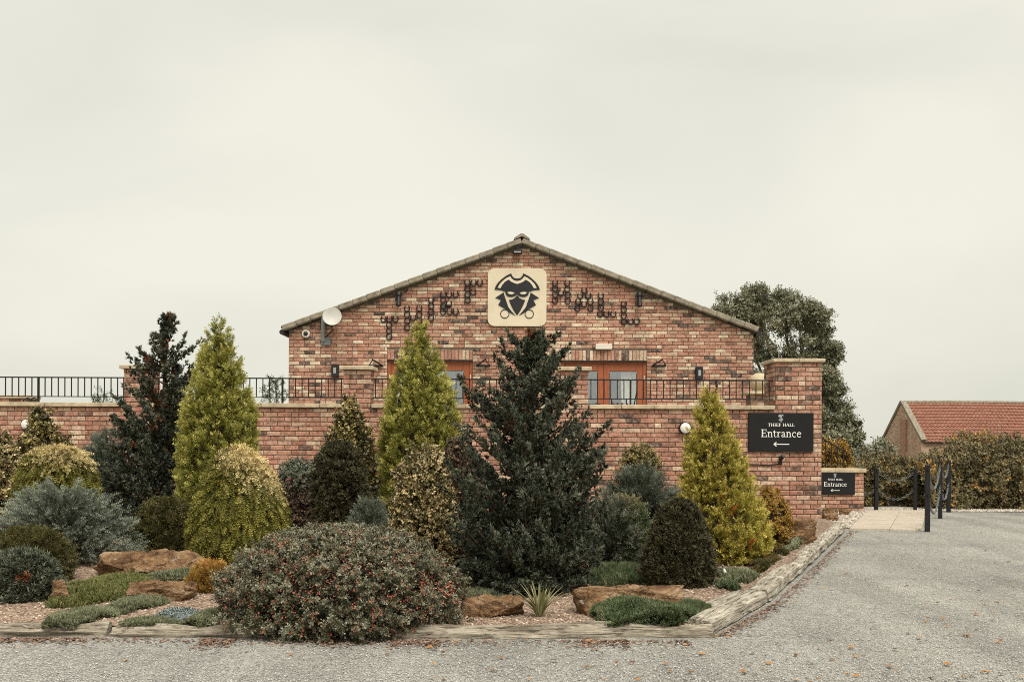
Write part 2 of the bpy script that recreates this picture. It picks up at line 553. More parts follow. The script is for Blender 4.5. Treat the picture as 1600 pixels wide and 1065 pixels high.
M['f_dark'] = foliage_mat('dark blue-green scale leaf', (0.016, 0.021, 0.012), (0.066, 0.078, 0.050), (0.22, 0.23, 0.16), (0.26, 0.09, 0.035))
M['f_gold'] = foliage_mat('golden green scale leaf', (0.085, 0.095, 0.016), (0.255, 0.250, 0.046), (0.53, 0.485, 0.125), (0.62, 0.55, 0.19))
M['f_gold2'] = foliage_mat('yellow gold scale leaf', (0.10, 0.092, 0.014), (0.36, 0.305, 0.048), (0.68, 0.56, 0.145), (0.50, 0.13, 0.03))
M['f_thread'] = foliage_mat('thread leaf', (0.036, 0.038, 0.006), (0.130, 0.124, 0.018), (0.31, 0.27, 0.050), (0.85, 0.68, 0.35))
M['f_juniper'] = foliage_mat('grey blue juniper', (0.040, 0.052, 0.036), (0.115, 0.140, 0.104), (0.29, 0.315, 0.24), (0.34, 0.33, 0.24))
M['f_juniper2'] = foliage_mat('green blue juniper', (0.035, 0.047, 0.031), (0.090, 0.110, 0.078), (0.21, 0.23, 0.17), (0.26, 0.26, 0.18))
M['f_coton'] = foliage_mat('grey green small leaf', (0.026, 0.027, 0.011), (0.094, 0.092, 0.050), (0.26, 0.25, 0.165), (0.34, 0.13, 0.07), 0.4, 0.45)
M['f_varieg'] = foliage_mat('cream edged leaf', (0.055, 0.050, 0.020), (0.15, 0.12, 0.045), (0.50, 0.39, 0.18), (0.78, 0.62, 0.34), 0.4, 0.4)
M['f_varieg2'] = foliage_mat('yellow spotted leaf', (0.040, 0.038, 0.015), (0.115, 0.095, 0.032), (0.42, 0.33, 0.11), (0.62, 0.50, 0.20), 0.4, 0.4)
M['f_brownish'] = foliage_mat('bronze dwarf leaf', (0.032, 0.029, 0.015), (0.068, 0.062, 0.031), (0.125, 0.112, 0.058), (0.32, 0.09, 0.03))
M['f_olive'] = foliage_mat('olive dwarf leaf', (0.030, 0.030, 0.010), (0.075, 0.070, 0.022), (0.14, 0.125, 0.04), (0.50, 0.10, 0.03))
M['f_moss'] = foliage_mat('mat leaf', (0.055, 0.065, 0.018), (0.135, 0.145, 0.045), (0.24, 0.24, 0.09), (0.30, 0.20, 0.09))
M['f_mat'] = foliage_mat('grey green mat', (0.060, 0.070, 0.034), (0.165, 0.180, 0.100), (0.32, 0.33, 0.205), (0.36, 0.30, 0.18))
M['f_green'] = foliage_mat('fresh mat', (0.035, 0.052, 0.020), (0.088, 0.12, 0.052), (0.19, 0.225, 0.12), (0.28, 0.22, 0.12))
M['f_orange'] = foliage_mat('orange bronze leaf', (0.10, 0.06, 0.012), (0.27, 0.155, 0.03), (0.48, 0.28, 0.06), (0.62, 0.32, 0.10))
M['f_red'] = foliage_mat('red tinged leaf', (0.050, 0.030, 0.020), (0.10, 0.07, 0.045), (0.20, 0.13, 0.085), (0.15, 0.17, 0.12))
M['f_hedge'] = foliage_mat('hedge leaf', (0.055, 0.047, 0.020), (0.145, 0.120, 0.055), (0.30, 0.245, 0.125), (0.56, 0.29, 0.06))
M['f_euc'] = foliage_mat('gum leaf', (0.075, 0.080, 0.045), (0.175, 0.178, 0.108), (0.33, 0.32, 0.215), (0.34, 0.28, 0.16))
M['f_pale'] = foliage_mat('pale far leaf', (0.14, 0.14, 0.09), (0.24, 0.235, 0.16), (0.36, 0.35, 0.26), (0.4, 0.3, 0.12))
M['f_blade'] = foliage_mat('sword leaf', (0.11, 0.12, 0.045), (0.22, 0.22, 0.095), (0.36, 0.34, 0.17), (0.30, 0.22, 0.10), 0.4, 0.4)
M['f_blue'] = foliage_mat('blue succulent', (0.10, 0.13, 0.12), (0.20, 0.24, 0.23), (0.33, 0.37, 0.36), (0.3, 0.3, 0.3))
M['berry'] = plain('red berry', (0.56, 0.125, 0.085), 0.45, 0, 0.35, 30, 0.3)
M['rose'] = plain('pink red bloom', (0.60, 0.07, 0.09), 0.6, 0, 0.3, 30, 0.3)


# ------------------------------------------------------------------ numpy meshes
def np_mesh(name, V, F, rnd=None, tone=None, flat=True):
    me = bpy.data.meshes.new(name)
    V = np.ascontiguousarray(V, dtype=np.float32); F = np.ascontiguousarray(F, dtype=np.int32)
    k = F.shape[1]
    me.vertices.add(len(V)); me.vertices.foreach_set('co', V.ravel())
    me.loops.add(F.size); me.loops.foreach_set('vertex_index', F.ravel())
    me.polygons.add(len(F)); me.polygons.foreach_set('loop_start', np.arange(0, F.size, k, dtype=np.int32))
    me.update(calc_edges=True)
    if rnd is not None:
        a = me.attributes.new('rnd', 'FLOAT', 'POINT'); a.data.foreach_set('value', np.asarray(rnd, np.float32))
    if tone is not None:
        a = me.attributes.new('tone', 'FLOAT', 'POINT'); a.data.foreach_set('value', np.asarray(tone, np.float32))
    if flat:
        me.shade_flat()
    return me


# ------------------------------------------------------------------ bricks
def make_brick_mesh(L, h, seed, rndv):
    r = random.Random(seed)
    j = lambda s: r.uniform(-s, s)
    hx, hz, i = L / 2, h / 2, 0.007
    fr = [(sx * (hx - i) + j(.003), j(.0025), sz * (hz - i) + j(.003)) for sx, sz in ((-1, -1), (1, -1), (1, 1), (-1, 1))]
    mid = [(sx * hx + j(.002), .007, sz * hz + j(.002)) for sx, sz in ((-1, -1), (1, -1), (1, 1), (-1, 1))]
    bk = [(sx * hx, .04, sz * hz) for sx, sz in ((-1, -1), (1, -1), (1, 1), (-1, 1))]
    vs = fr + mid + bk
    fs = [(0, 1, 2, 3)]
    for a in range(4):
        n = (a + 1) % 4
        fs += [(a, 4 + a, 4 + n, n), (4 + a, 8 + a, 8 + n, 4 + n)]
    return vs, [tuple(reversed(f)) if False else f for f in fs]


BR_L, BR_H, PITCH, COURSE = 0.215, 0.065, 0.225, 0.075
BRICKS = []          # (verts array, faces array, rnd)
BRICK_MESH = {}      # material -> shared meshes
for k in range(28):
    vs, fs = make_brick_mesh(BR_L, BR_H, k, 0)
    BRICKS.append((np.array(vs), np.array(fs), (k + 0.5) / 28))


def brick_meshes(mat):
    if mat.name not in BRICK_MESH:
        out = []
        for k, (v, f, rn) in enumerate(BRICKS):
            me = np_mesh('brick', v, f, np.full(len(v), rn), None)
            me.materials.append(mat)
            out.append(me)
        BRICK_MESH[mat.name] = out
    return BRICK_MESH[mat.name]


def course_intervals(u0, u1, holes, z):
    iv = [(u0, u1)]
    for (a, b, za, zb) in holes:
        if za - 0.01 < z < zb + 0.01:
            nx = []
            for (p, q) in iv:
                if b <= p or a >= q:
                    nx.append((p, q)); continue
                if a > p: nx.append((p, a))
                if b < q: nx.append((b, q))
            iv = nx
    return iv


def lay_bricks(u0, u1, z0, ncourse, holes=(), limits=None, seed=1, phase=0.0):
    """list of (u centre, z centre, length, vertical?)"""
    rr = random.Random(seed)
    out = []
    for c in range(ncourse):
        z = z0 + (c + .5) * COURSE
        a, b = (u0, u1) if limits is None else limits(z)
        if b - a < 0.1:
            continue
        for (p, q) in course_intervals(a, b, holes, z):
            off = (0.5 if c % 2 else 0.0) * PITCH + phase + (rr.choice([0, .25]) * PITCH if rr.random() < .25 else 0)
            k = math.floor((p - off) / PITCH)
            e = off + k * PITCH
            while e < q:
                s, t = max(e, p), min(e + PITCH, q)
                if t - s > 0.03:
                    if t - s > 0.2 and rr.random() < 0.07:
                        m_ = (s + t) / 2
                        out.append((( s + m_) / 2, z, m_ - s - .010, False)); out.append(((m_ + t) / 2, z, t - m_ - .010, False))
                    else:
                        out.append(((s + t) / 2, z, t - s - .010, False))
                e += PITCH
    return out


def put_bricks(parent, bricks, origin, udir, ndir, mat, cap, rank, seed=3, stuff_name='brickwork'):
    """front face of the wall passes through origin; udir along it, ndir out of it"""
    rr = random.Random(seed)
    u = Vector(udir); nn = Vector(ndir); o = Vector(origin)
    order = sorted(range(len(bricks)), key=lambda i: rank(bricks[i]))
    meshes = brick_meshes(mat)
    up = Vector((0, 0, 1))
    VV, FF, RR, base = [], [], [], 0
    prev = -1
    for pos, i in enumerate(order):
        uc, z, L, vert = bricks[i]
        k = rr.randrange(len(BRICKS))
        proud = rr.uniform(-.003, .004)
        p = o + u * uc + Vector((0, 0, z - o.z)) + nn * proud
        ax = (up if vert else u)
        az = (-u if vert else up)
        s = L / BR_L
        if pos < cap:
            ob = bpy.data.objects.new('brick', meshes[k])
            COL.objects.link(ob)
            ob.parent = parent
            mt = Matrix(((ax.x, -nn.x, az.x, p.x), (ax.y, -nn.y, az.y, p.y), (ax.z, -nn.z, az.z, p.z), (0, 0, 0, 1)))
            mt = mt @ Matrix.Rotation(rr.uniform(-.006, .006), 4, 'Y') @ Matrix.Diagonal((s, 1, 1, 1))
            ob.matrix_basis = Matrix.Translation(-parent.location) @ mt if parent.parent is None else mt
        else:
            v, f, rn = BRICKS[k]
            A = np.array([ax[:], (-nn)[:], az[:]])
            VV.append((v * np.array([s, 1, 1])) @ A + np.array(p[:]) - np.array(parent.location[:]))
            FF.append(f + base); base += len(v); RR.append(np.full(len(v), rn))
    if VV:
        me = np_mesh(stuff_name, np.vstack(VV), np.vstack(FF), np.concatenate(RR))
        ob = link(stuff_name, me, mat, parent)
        ob['kind'] = 'stuff'


# ------------------------------------------------------------------ ground
DW, DH = 15.75, 21.0              # depth of the terrace wall's face and of the gable's face
SW, SH = FPX / DW, FPX / DH
rng0 = np.random.default_rng(11)


def ground_z(y):
    t = min(max((y - 22) / 24, 0), 1)
    return -1.7 * t * t * (3 - 2 * t)


ys = [-60, -20, 0, 10, 18, 22, 24, 26, 28, 30, 33, 36, 39, 42, 46, 60, 100, 250, 600, 1500]
xs = [-1200, -300, -60, -20, 0, 20, 60, 300, 1200]
g = MB()
g.v = [(x, y, ground_z(y) - 0.006) for y in ys for x in xs]
g.f = [(j * len(xs) + i, j * len(xs) + i + 1, (j + 1) * len(xs) + i + 1, (j + 1) * len(xs) + i) for j in range(len(ys) - 1) for i in range(len(xs) - 1)]
tag(g.build('ground', M['soil'], smooth=True), kind='structure')

# drive: gently uneven gravel sheet
nx, ny = 90, 80
xs = np.linspace(-16, 22, nx); ysd = np.linspace(-6, 21.5, ny)
XX, YY = np.meshgrid(xs, ysd)
ZZ = 0.010 + 0.006 * np.sin(XX * .9 + 1) * np.cos(YY * .7) + 0.003 * np.sin(XX * 2.3 + YY * 1.9)
idx = np.arange(nx * ny).reshape(ny, nx)
F = np.stack([idx[:-1, :-1], idx[:-1, 1:], idx[1:, 1:], idx[1:, :-1]], -1).reshape(-1, 4)
me = np_mesh('driveway', np.stack([XX, YY, ZZ], -1).reshape(-1, 3), F, flat=False)
tag(link('driveway', me, M['gravel']), kind='structure')

# the bed edge: front log line, then the sleepers running back on the right
EDGE = [(-12.0, 6.62), (1.28, 6.68), (1.40, 6.84), (2.02, 8.09), (3.26, 10.9), (4.90, 14.75), (4.95, 15.7)]


def edge_x(y):
    pts = EDGE[1:]
    if y <= pts[0][1]:
        return pts[0][0]
    for (xa, ya), (xb, yb) in zip(pts, pts[1:]):
        if y <= yb:
            return xa + (xb - xa) * (y - ya) / (yb - ya)
    return pts[-1][0]


def bed_z(x, y):
    t = min(max((y - 6.6) / 3.0, 0), 1)
    return 0.055 + 0.075 * t + 0.02 * math.sin(x * 1.7 + y) * math.sin(y * 1.3)


bd = MB()
rows, colsn = 50, 70
for j in range(rows + 1):
    y = 6.63 + (15.72 - 6.63) * j / rows
    xe = edge_x(y) - 0.02
    for i in range(colsn + 1):
        x = -11.5 + (xe + 11.5) * i / colsn
        bd.v.append((x, y, bed_z(x, y)))
w_ = colsn + 1
bd.f = [(j * w_ + i, j * w_ + i + 1, (j + 1) * w_ + i + 1, (j + 1) * w_ + i) for j in range(rows) for i in range(colsn)]
tag(bd.build('planting_bed', M['bed'], smooth=True), kind='structure')

CHIP_V = np.array([(1, 0, -.3), (-1, 0, -.3), (0, 1, -.3), (0, -1, -.3), (0, 0, 1)], float)
CHIP_F = np.array([(0, 2, 4), (2, 1, 4), (1, 3, 4), (3, 0, 4)])
OCT_V = np.array([(1, 0, 0), (-1, 0, 0), (0, 1, 0), (0, -1, 0), (0, 0, 1), (0, 0, -1)], float)
OCT_F = np.array([(0, 2, 4), (2, 1, 4), (1, 3, 4), (3, 0, 4), (2, 0, 5), (1, 2, 5), (3, 1, 5), (0, 3, 5)])


def chips(name, pts, size, mat, seed, flat=0.55, kind='stuff', label=None, parent=None):
    r = np.random.default_rng(seed)
    n = len(pts)
    s = size * r.uniform(.55, 1.5, (n, 1, 1)) * r.uniform(.7, 1.3, (n, 5, 3))
    v = CHIP_V[None] * s
    v[:, :, 2] *= flat
    a = r.uniform(0, 6.28, n); c, sn = np.cos(a)[:, None], np.sin(a)[:, None]
    x = v[:, :, 0] * c - v[:, :, 1] * sn; y = v[:, :, 0] * sn + v[:, :, 1] * c
    v = np.stack([x, y, v[:, :, 2]], -1) + pts[:, None, :]
    f = (CHIP_F[None] + 5 * np.arange(n)[:, None, None]).reshape(-1, 3)
    me = np_mesh(name, v.reshape(-1, 3), f, np.repeat(r.random(n), 5))
    o = link(name, me, mat, parent)
    o['kind'] = kind
    if label: o['label'] = label
    return o


# loose stones on the drive, thicker near the camera
n = 36000
y = 5.2 + (13 - 5.2) * rng0.random(n) ** 2.0
x = (rng0.random(n) - .5) * 1.12 * y * 1.03
ok = ~((y > 6.5) & (x < np.array([edge_x(v) for v in y]) + .03))
x, y = x[ok], y[ok]
tag(chips('gravel', np.stack([x, y, np.full(len(x), .016)], -1), 0.0046, M['chip_grey'], 5), 'loose grey stones scattered on the gravel drive', 'gravel')
n = 22000
y = 6.65 + (15 - 6.65) * rng0.random(n) ** 1.6
x = -0.55 * y + rng0.random(n) * (np.array([edge_x(v) for v in y]) + 0.55 * y - .05)
z = np.array([bed_z(a, b) for a, b in zip(x, y)]) + .003
tag(chips('chippings', np.stack([x, y, z], -1), 0.0095, M['chip_pink'], 6), 'pinkish stone chippings covering the planting bed', 'chippings')

# ------------------------------------------------------------------ terrace and its wall
tb = MB(); tb.box((-5.0, 22.2, .40), (19.7, 12.2, .92)); tag(tb.build('terrace', M['terrace']), kind='structure')

WL, WR = -11.0, 4.90
Z0 = 1.826 - 25 * COURSE
wall = thing('terrace_wall', 'long red brick retaining wall with pale stone coping behind the conifer bed', 'wall', (0, DW, 0))
b = MB(); b.box(((WL + WR) / 2, .012 + .16, .913 - .03), (WR - WL, .32, 1.826 + .06 - .004))
b.build('mortar', M['mortar'], wall)
wb = lay_bricks(WL, WR, Z0, 25, seed=4)


def wall_rank(bk):
    uc, z, L, v = bk
    px, py = 800 + uc * SW, HOR - (z - EYE) * SW
    hid = 0
    if px < -10: hid += 9
    if py > 735: hid += 3
    for a, c in ((150, 300), (300, 395), (590, 715), (715, 930), (1075, 1150)):
        if a < px < c: hid += 2
    if 1170 < px < 1268 and 646 < py < 704: hid += 5
    return hid * 1000 + py * .5 + abs(px - 800) * .05


put_bricks(wall, wb, (0, DW, 0), (1, 0, 0), (0, -1, 0), M['brick_wall'], 300, wall_rank, 5)
# the wall's own coping stones, cut where the piers stand
PIERS = [(-5.93, .44, 8), (-2.46, .44, 8), (.985, .44, 8), (4.53, .74, 10)]    # centre x, width, courses


def copings(px0, px1, step, jit):
    u = px0
    r = random.Random(int(px0 * 100))
    while u < px1 - .05:
        L = min(step * r.uniform(1 - jit, 1 + jit), px1 - u)
        if px1 - u - L < .15: L = px1 - u
        c = MB(); c.box((0, 0, 0), (L - .006, .40, .066), bev=.007)
        o = c.build('coping_stone', M['coping'], wall, (u + L / 2, .155 + r.uniform(-.003, .003), 1.860 + r.uniform(-.002, .002)))
        u += L


copings(WL, PIERS[0][0] - .235, .86, .1)
copings(PIERS[0][0] + .235, PIERS[1][0] - .235, .90, .1)
copings(PIERS[1][0] + .235, PIERS[2][0] - .235, .50, .03)
copings(PIERS[2][0] + .235, PIERS[3][0] - .375, .505, .02)

PIER_LABEL = ['brick pier with stone cap half hidden behind the tall dark blue-green conifer',
              'brick pier with stone cap beside the square wall lamp',
              'brick pier with stone cap in front of the orange doors, partly behind the dark conifer',
              'wide brick pier with stone cap above the large entrance sign']
for k, (cx, w, nc) in enumerate(PIERS):
    pr = thing('brick_pier', PIER_LABEL[k], 'pier', (cx, DW, 1.826), 'piers along the terrace wall')
    zt = nc * COURSE
    b = MB(); b.box((0, .012 + w / 2 - .012, zt / 2 + .004), (w - .024, w - .024, zt)); b.build('mortar', M['mortar'], pr)
    for (org, ud, nd, W) in (((cx, DW, 0), (1, 0, 0), (0, -1, 0), w), ((cx - w / 2, DW + w / 2, 0), (0, -1, 0), (-1, 0, 0), w - .05),
                             ((cx + w / 2, DW + w / 2, 0), (0, 1, 0), (1, 0, 0), w - .05)):
        bl = lay_bricks(-W / 2, W / 2, 1.826, nc, seed=20 + k, phase=.11)
        put_bricks(pr, bl, org, ud, nd, M['brick_wall'], 120, lambda q: 0, 30 + k)
    if k == 3:
        for s in (-1, 1):
            c = MB(); c.box((0, 0, 0), (w / 2 + .037, w + .09, .058), bev=.008)
            c.build('cap_stone', M['coping'], pr, (s * (w / 4 + .0205), w / 2, zt + .031))
    else:
        c = MB(); c.box((0, 0, 0), (w + .10, w + .10, .06), bev=.008)
        c.build('cap_stone', M['coping'], pr, (0, w / 2, zt + .032))


# railings on the coping
def railing(x0, x1, label):
    t = thing('railing', label, 'railing', (x0, DW + .17, 1.893), 'black iron railings on the terrace wall')
    L = x1 - x0
    b = MB(); b.box((L / 2, 0, .405), (L, .04, .018)); b.build('top_rail', M['iron'], t)
    b = MB(); b.box((L / 2, 0, .100), (L, .036, .014)); b.build('bottom_rail', M['iron'], t)
    n = max(2, round(L / .1055))
    m1 = MB(); m1.box((0, 0, .2515), (.014, .014, .289)); m1 = m1.mesh('baluster'); m1.materials.append(M['iron'])
    m2 = MB(); m2.box((0, 0, .1985), (.028, .028, .397)); m2 = m2.mesh('post'); m2.materials.append(M['iron'])
    for i in range(n):
        x = (i + .5) * L / n
        if i % 13 == 6:
            o = bpy.data.objects.new('railing_post', m2)
        else:
            o = bpy.data.objects.new('baluster', m1)
        COL.objects.link(o); o.parent = t; o.location = (x, 0, 0)


railing(WL, PIERS[0][0] - .22, 'black iron railing reaching the photo edge, against open sky')
railing(PIERS[0][0] + .22, PIERS[1][0] - .22, 'black iron railing between the two dark and golden conifers and the lamp')
railing(PIERS[1][0] + .22, PIERS[2][0] - .22, 'black iron railing behind the central golden cone and dark conifer')
railing(PIERS[2][0] + .22, PIERS[3][0] - .37, 'black iron railing in front of the door glass, ending at the wide pier')

# ------------------------------------------------------------------ the house
HX0, HX1 = (449 - 800) / SH + .02, (1177 - 800) / SH
HC = (HX0 + HX1) / 2
EAVE, APEX = 3.62, 5.44
HZ0 = 1.40
house = thing('house', 'brick gabled building with orange framed glass doors behind the terrace', 'house', (0, DH, .86))
SL = (APEX - EAVE) / ((HX1 - HX0) / 2)


def gable_lim(z):
    zt = z + COURSE / 2
    if zt <= EAVE:
        return HX0, HX1
    h = (APEX - zt) / SL
    return HC - h, HC + h


def gx(px): return (px - 800) / SH
def gz(py): return EYE + (HOR - py) / SH


DOORS = [(gx(604.5), gx(738)), (gx(876), gx(1010))]
DZ = gz(563)
LINT = DZ + .216
holes = [(a, c, 0, LINT + .004) for a, c in DOORS]
hb = lay_bricks(HX0, HX1, HZ0, 56, holes=holes, limits=gable_lim, seed=9)
for (a, c) in DOORS:
    n = round((c - a) / .0757)
    for i in range(n):
        hb.append((a + (i + .5) * (c - a) / n, DZ + .110, .206, True))
# backing of the gable (mortar), cut round the doors
b = MB()
y0, y1 = .012, .25
gz0 = .0


def bpoly(poly):
    b.prism([(x, z - .86) for x, z in poly], y0, y1)


bpoly([(HX0, .86), (DOORS[0][0], .86), (DOORS[0][0], DZ), (HX0, DZ)])
bpoly([(DOORS[0][1], .86), (DOORS[1][0], .86), (DOORS[1][0], DZ), (DOORS[0][1], DZ)])
bpoly([(DOORS[1][1], .86), (HX1, .86), (HX1, DZ), (DOORS[1][1], DZ)])
bpoly([(HX0, DZ), (HX1, DZ), (HX1, EAVE), (HC, APEX), (HX0, EAVE)])
b.build('mortar', M['mortar'], house)
b = MB()
for x in (HX0 + .12, HX1 - .12):
    b.box((x, .25 + 6.0, 1.37), (.24, 12.0, 2.74))
b.build('side_wall', M['brick_plain'], house)


def house_rank(bk):
    uc, z, L, v = bk
    px, py = 800 + uc * SH, HOR - (z - EYE) * SH
    s = 0
    if v: s -= 500
    if 762 < px < 854 and 419 < py < 510: s += 900
    if 610 < px < 700 and py > 520: s += 700
    if 770 < px < 880 and py > 520: s += 700
    if py > 570: s += 900
    return s + abs(px - 640) * .2 + py * .6 + (0 if px < 1180 else 900)


put_bricks(house, hb, (0, DH, 0), (1, 0, 0), (0, -1, 0), M['brick_house'], 300, house_rank, 8)

# roof: two slopes of tile courses, cement verge tiles along the gable
roof = thing('roof', None, None); roof.parent = house
RX0, RX1 = gx(443), gx(1181)
RZ = APEX + .045
SLL = (RZ - (EAVE + .045)) / (HC - HX0)
ang = math.atan(SL)
tl = MB()
for side in (-1, 1):
    L = (HC - RX0) if side < 0 else (RX1 - HC)
    Ls = L / math.cos(ang)
    nt = int(Ls / .30)
    d = Vector((side * math.cos(ang), 0, -math.sin(ang))); nrm = Vector((side * math.sin(ang), 0, math.cos(ang)))
    for i in range(nt):
        a = Vector((HC, 0, RZ - .86)) + d * (Ls * i / nt); c = a + d * (Ls / nt + .03)
        vs = []
        for yy in np.arange(0.0, 12.3, .11):
            wv = .014 * math.sin(yy / .22 * 2 * math.pi)
            vs += [a + nrm * (.060 + wv) + Vector((0, yy - .06, 0)), c + nrm * (.082 + wv) + Vector((0, yy - .06, 0)), c + nrm * (.052 + wv) + Vector((0, yy - .06, 0))]
        m_ = len(vs) // 3
        fs = []
        for k in range(m_ - 1):
            fs += [(3 * k, 3 * k + 1, 3 * k + 4, 3 * k + 3), (3 * k + 1, 3 * k + 2, 3 * k + 5, 3 * k + 4)]
        tl.add(vs, fs)
o = tl.build('tile_courses', M['pantile'], roof); o['kind'] = 'stuff'
b = MB()
for side in (-1, 1):
    L = (HC - RX0) if side < 0 else (RX1 - HC)
    a = Vector((HC, 0, RZ - .86)); d = Vector((side * L, 0, -L * SL)); nrm = Vector((side * math.sin(ang), 0, math.cos(ang)))
    q = [a, a + d, a + d + nrm * .05, a + nrm * .05]
    b.add([v + Vector((0, .02, 0)) for v in q] + [v + Vector((0, 12.2, 0)) for v in q], [(0, 1, 2, 3), (7, 6, 5, 4), (0, 4, 5, 1), (1, 5, 6, 2), (2, 6, 7, 3), (3, 7, 4, 0)])
b.build('roof_deck', M['dark_gutter'], roof)
rv = random.Random(2)
for side in (-1, 1):
    L = (HC - RX0) if side < 0 else (RX1 - HC)
    n = 17
    Ls = L / math.cos(ang)
    for i in range(n):
        s0, s1 = Ls * i / n, Ls * (i + 1) / n
        d = Vector((side * math.cos(ang), 0, -math.sin(ang))); nrm = Vector((side * math.sin(ang), 0, math.cos(ang)))
        mid = Vector((HC, -.075, RZ - .86)) + d * ((s0 + s1) / 2) + nrm * (.030 + rv.uniform(-.003, .003))
        rot = Matrix((d, Vector((0, 1, 0)), nrm)).transposed() @ Matrix.Rotation(R(side * 1.6), 3, 'Y')
        c = MB(); c.box((0, 0, 0), ((s1 - s0) * .992, .17, .108), rot, bev=.012)
        c.build('verge_tile', M['verge'], roof, mid)
for i in range(26):
    y0_ = -.165 + i * .46
    c = MB(); c.prism([(-.17, -.045), (-.16, -.005), (-.03, .085), (.03, .085), (.16, -.005), (.17, -.045), (0, .03)], y0_, y0_ + .455)
    c.build('ridge_tile', M['verge'], roof, (HC, 0, RZ - .86 + .085 - .004 * (i % 2)))
for side, xx in ((-1, RX0), (1, RX1)):
    c = MB(); c.tube([(xx - side * -.02, -.12, EAVE - .86 - .04), (xx + side * .02, 12, EAVE - .86 - .04)], .055, 8)
    c.build('gutter', M['dark_gutter'], roof)

# the room behind the glass
b = MB()
b.box((HC, 2.6, 1.2), (HX1 - HX0 - .6, .1, 2.5)); b.box((HC, 1.4, 2.30), (HX1 - HX0 - .6, 2.3, .08)); b.box((HC, 1.4, .03), (HX1 - HX0 - .6, 2.3, .06))
b.build('room_wall', M['room'], house)


def french_door(x0, x1):
    w = x1 - x0
    d = thing('french_door', None, None, (x0, .09, 0)); d.parent = house
    H = DZ - .86
    f = MB()
    f.box((.035, 0, H / 2), (.066, .10, H)); f.box((w - .035, 0, H / 2), (.066, .10, H)); f.box((w / 2, 0, H - .031), (w - .14, .10, .058))
    f.build('frame', M['door'], d)
    f = MB(); f.box((w / 2, -.085, H - .010), (w, .05, .02)); f.build('head_flashing', M['dark_gutter'], d)
    lw = (w - .15) / 2
    for s in (0, 1):
        cx = .073 + lw / 2 + s * (lw + .004)
        f = MB()
        f.box((cx - lw / 2 + .06, .006, H / 2 - .03), (.118, .07, H - .07)); f.box((cx + lw / 2 - .06, .006, H / 2 - .03), (.118, .07, H - .07))
        f.box((cx, .006, H - .135), (lw - .242, .07, .145)); f.box((cx, .006, .16), (lw - .242, .07, .26))
        lf = f.build('door_leaf', M['door'], d)
        g_ = MB(); g_.box((cx, .012, H / 2 + .01), (lw - .236, .012, H - .42)); g_.build('pane', M['glass'], d)
        gk = MB()
        for (bx, bz, sx, sz) in ((cx - lw / 2 + .124, H / 2, .010, H - .5), (cx + lw / 2 - .124, H / 2, .010, H - .5), (cx, H - .212, lw - .26, .010)):
            gk.box((bx, -.024, bz), (sx, .012, sz))
        gk.build('glazing_bead', M['dark_gutter'], d)
    for hz in (H - .35, .9):
        for hx in (.05, w - .05):
            h_ = MB(); h_.tube([(hx, -.058, hz - .05), (hx, -.058, hz + .05)], .010, 8); h_.build('hinge', M['white'], d)
    return d


dl = french_door(*DOORS[0]); dr = french_door(*DOORS[1])


def curtain(parent, xa, xb, ztop, w):
    m = MB(); n = 26
    for i in range(n + 1):
        t = i / n
        yy = .11 + .02 * math.sin(t * 22)
        m.v += [(xa + (xb - xa) * (.35 + .65 * t) , yy, ztop), (xa + (xb - xa) * t * .55 + (xb - xa) * .45, yy, .06)]
    m.f = [(2 * i, 2 * i + 2, 2 * i + 3, 2 * i + 1) for i in range(n)]
    m.build('curtain', M['curtain'], parent, smooth=True)


wd = DOORS[0][1] - DOORS[0][0]
curtain(dr, wd - .75, wd - .1, DZ - .86 - .05, .4)
curtain(dl, .75, .1, DZ - .86 - .05, .4)

# ------------------------------------------------------------------ emblem board
ez = 7.607
ec = P(808, 464.5, DH)
em = thing('emblem_board', 'cream square board with rounded corners bearing a black masked highwayman emblem', 'sign', (ec.x, DH - .004, ec.z))


def E(pts, mirror=False):
    k = 1 / ez / SH
    out = [((x - 516) * k, -(y - 571) * k) for x, y in pts]
    if mirror:
        out = [(-x, z) for x, z in reversed(out)]
    return out


bw, bh, br = 348 / ez / SH, 343 / ez / SH, 82 / ez / SH
pts = []
for cx, cz, a0 in ((bw - br, bh - br, 0), (-bw + br, bh - br, 90), (-bw + br, -bh + br, 180), (bw - br, -bh + br, 270)):
    for k in range(9):
        a = R(a0 + k * 90 / 8); pts.append((cx + br * math.cos(a), cz + br * math.sin(a)))
m = MB(); m.prism(pts, -.035, .0); m.build('board', M['emblem_board'], em)


def cut(name, polys, y0, y1, mat):
    m = MB()
    for p in polys: m.prism(p, y0, y1)
    m.build(name, mat, em, tri=True)


half = [(516, 352), (480, 345), (458, 325), (443, 290), (380, 322), (330, 360), (290, 400), (262, 440), (247, 482), (320, 488), (356, 500), (375, 506), (382, 540),
        (410, 564), (450, 570), (490, 558), (516, 538)]
hat = E(half) + E(half[1:-1], True)
cut('hat', [hat], -.050, -.030, M['emblem_black'])
st = [(516, 383), (480, 375), (450, 352), (432, 326), (390, 345), (350, 375), (310, 415), (284, 462), (318, 466), (340, 427), (370, 392), (415, 365), (440, 387), (470, 402), (516, 417)]
cut('hat_stripe', [E(st) + E(st[1:-1], True)], -.053, -.049, M['emblem_board'])
eye = [(397, 516), (432, 508), (468, 514), (488, 528), (450, 539), (420, 535)]
for mr in (False, True):
    cut('eye', [E(eye, mr)], -.053, -.049, M['emblem_board'])
ban = [(516, 548), (490, 580), (455, 600), (420, 605), (440, 655), (472, 722), (516, 787)]
cut('bandana', [E(ban) + E(ban[1:-1], True)], -.048, -.030, M['emblem_black'])
clk = [(355, 516), (258, 580), (325, 606), (293, 662), (345, 695), (400, 722), (432, 756), (492, 787), (452, 740), (412, 690), (388, 620), (368, 560)]
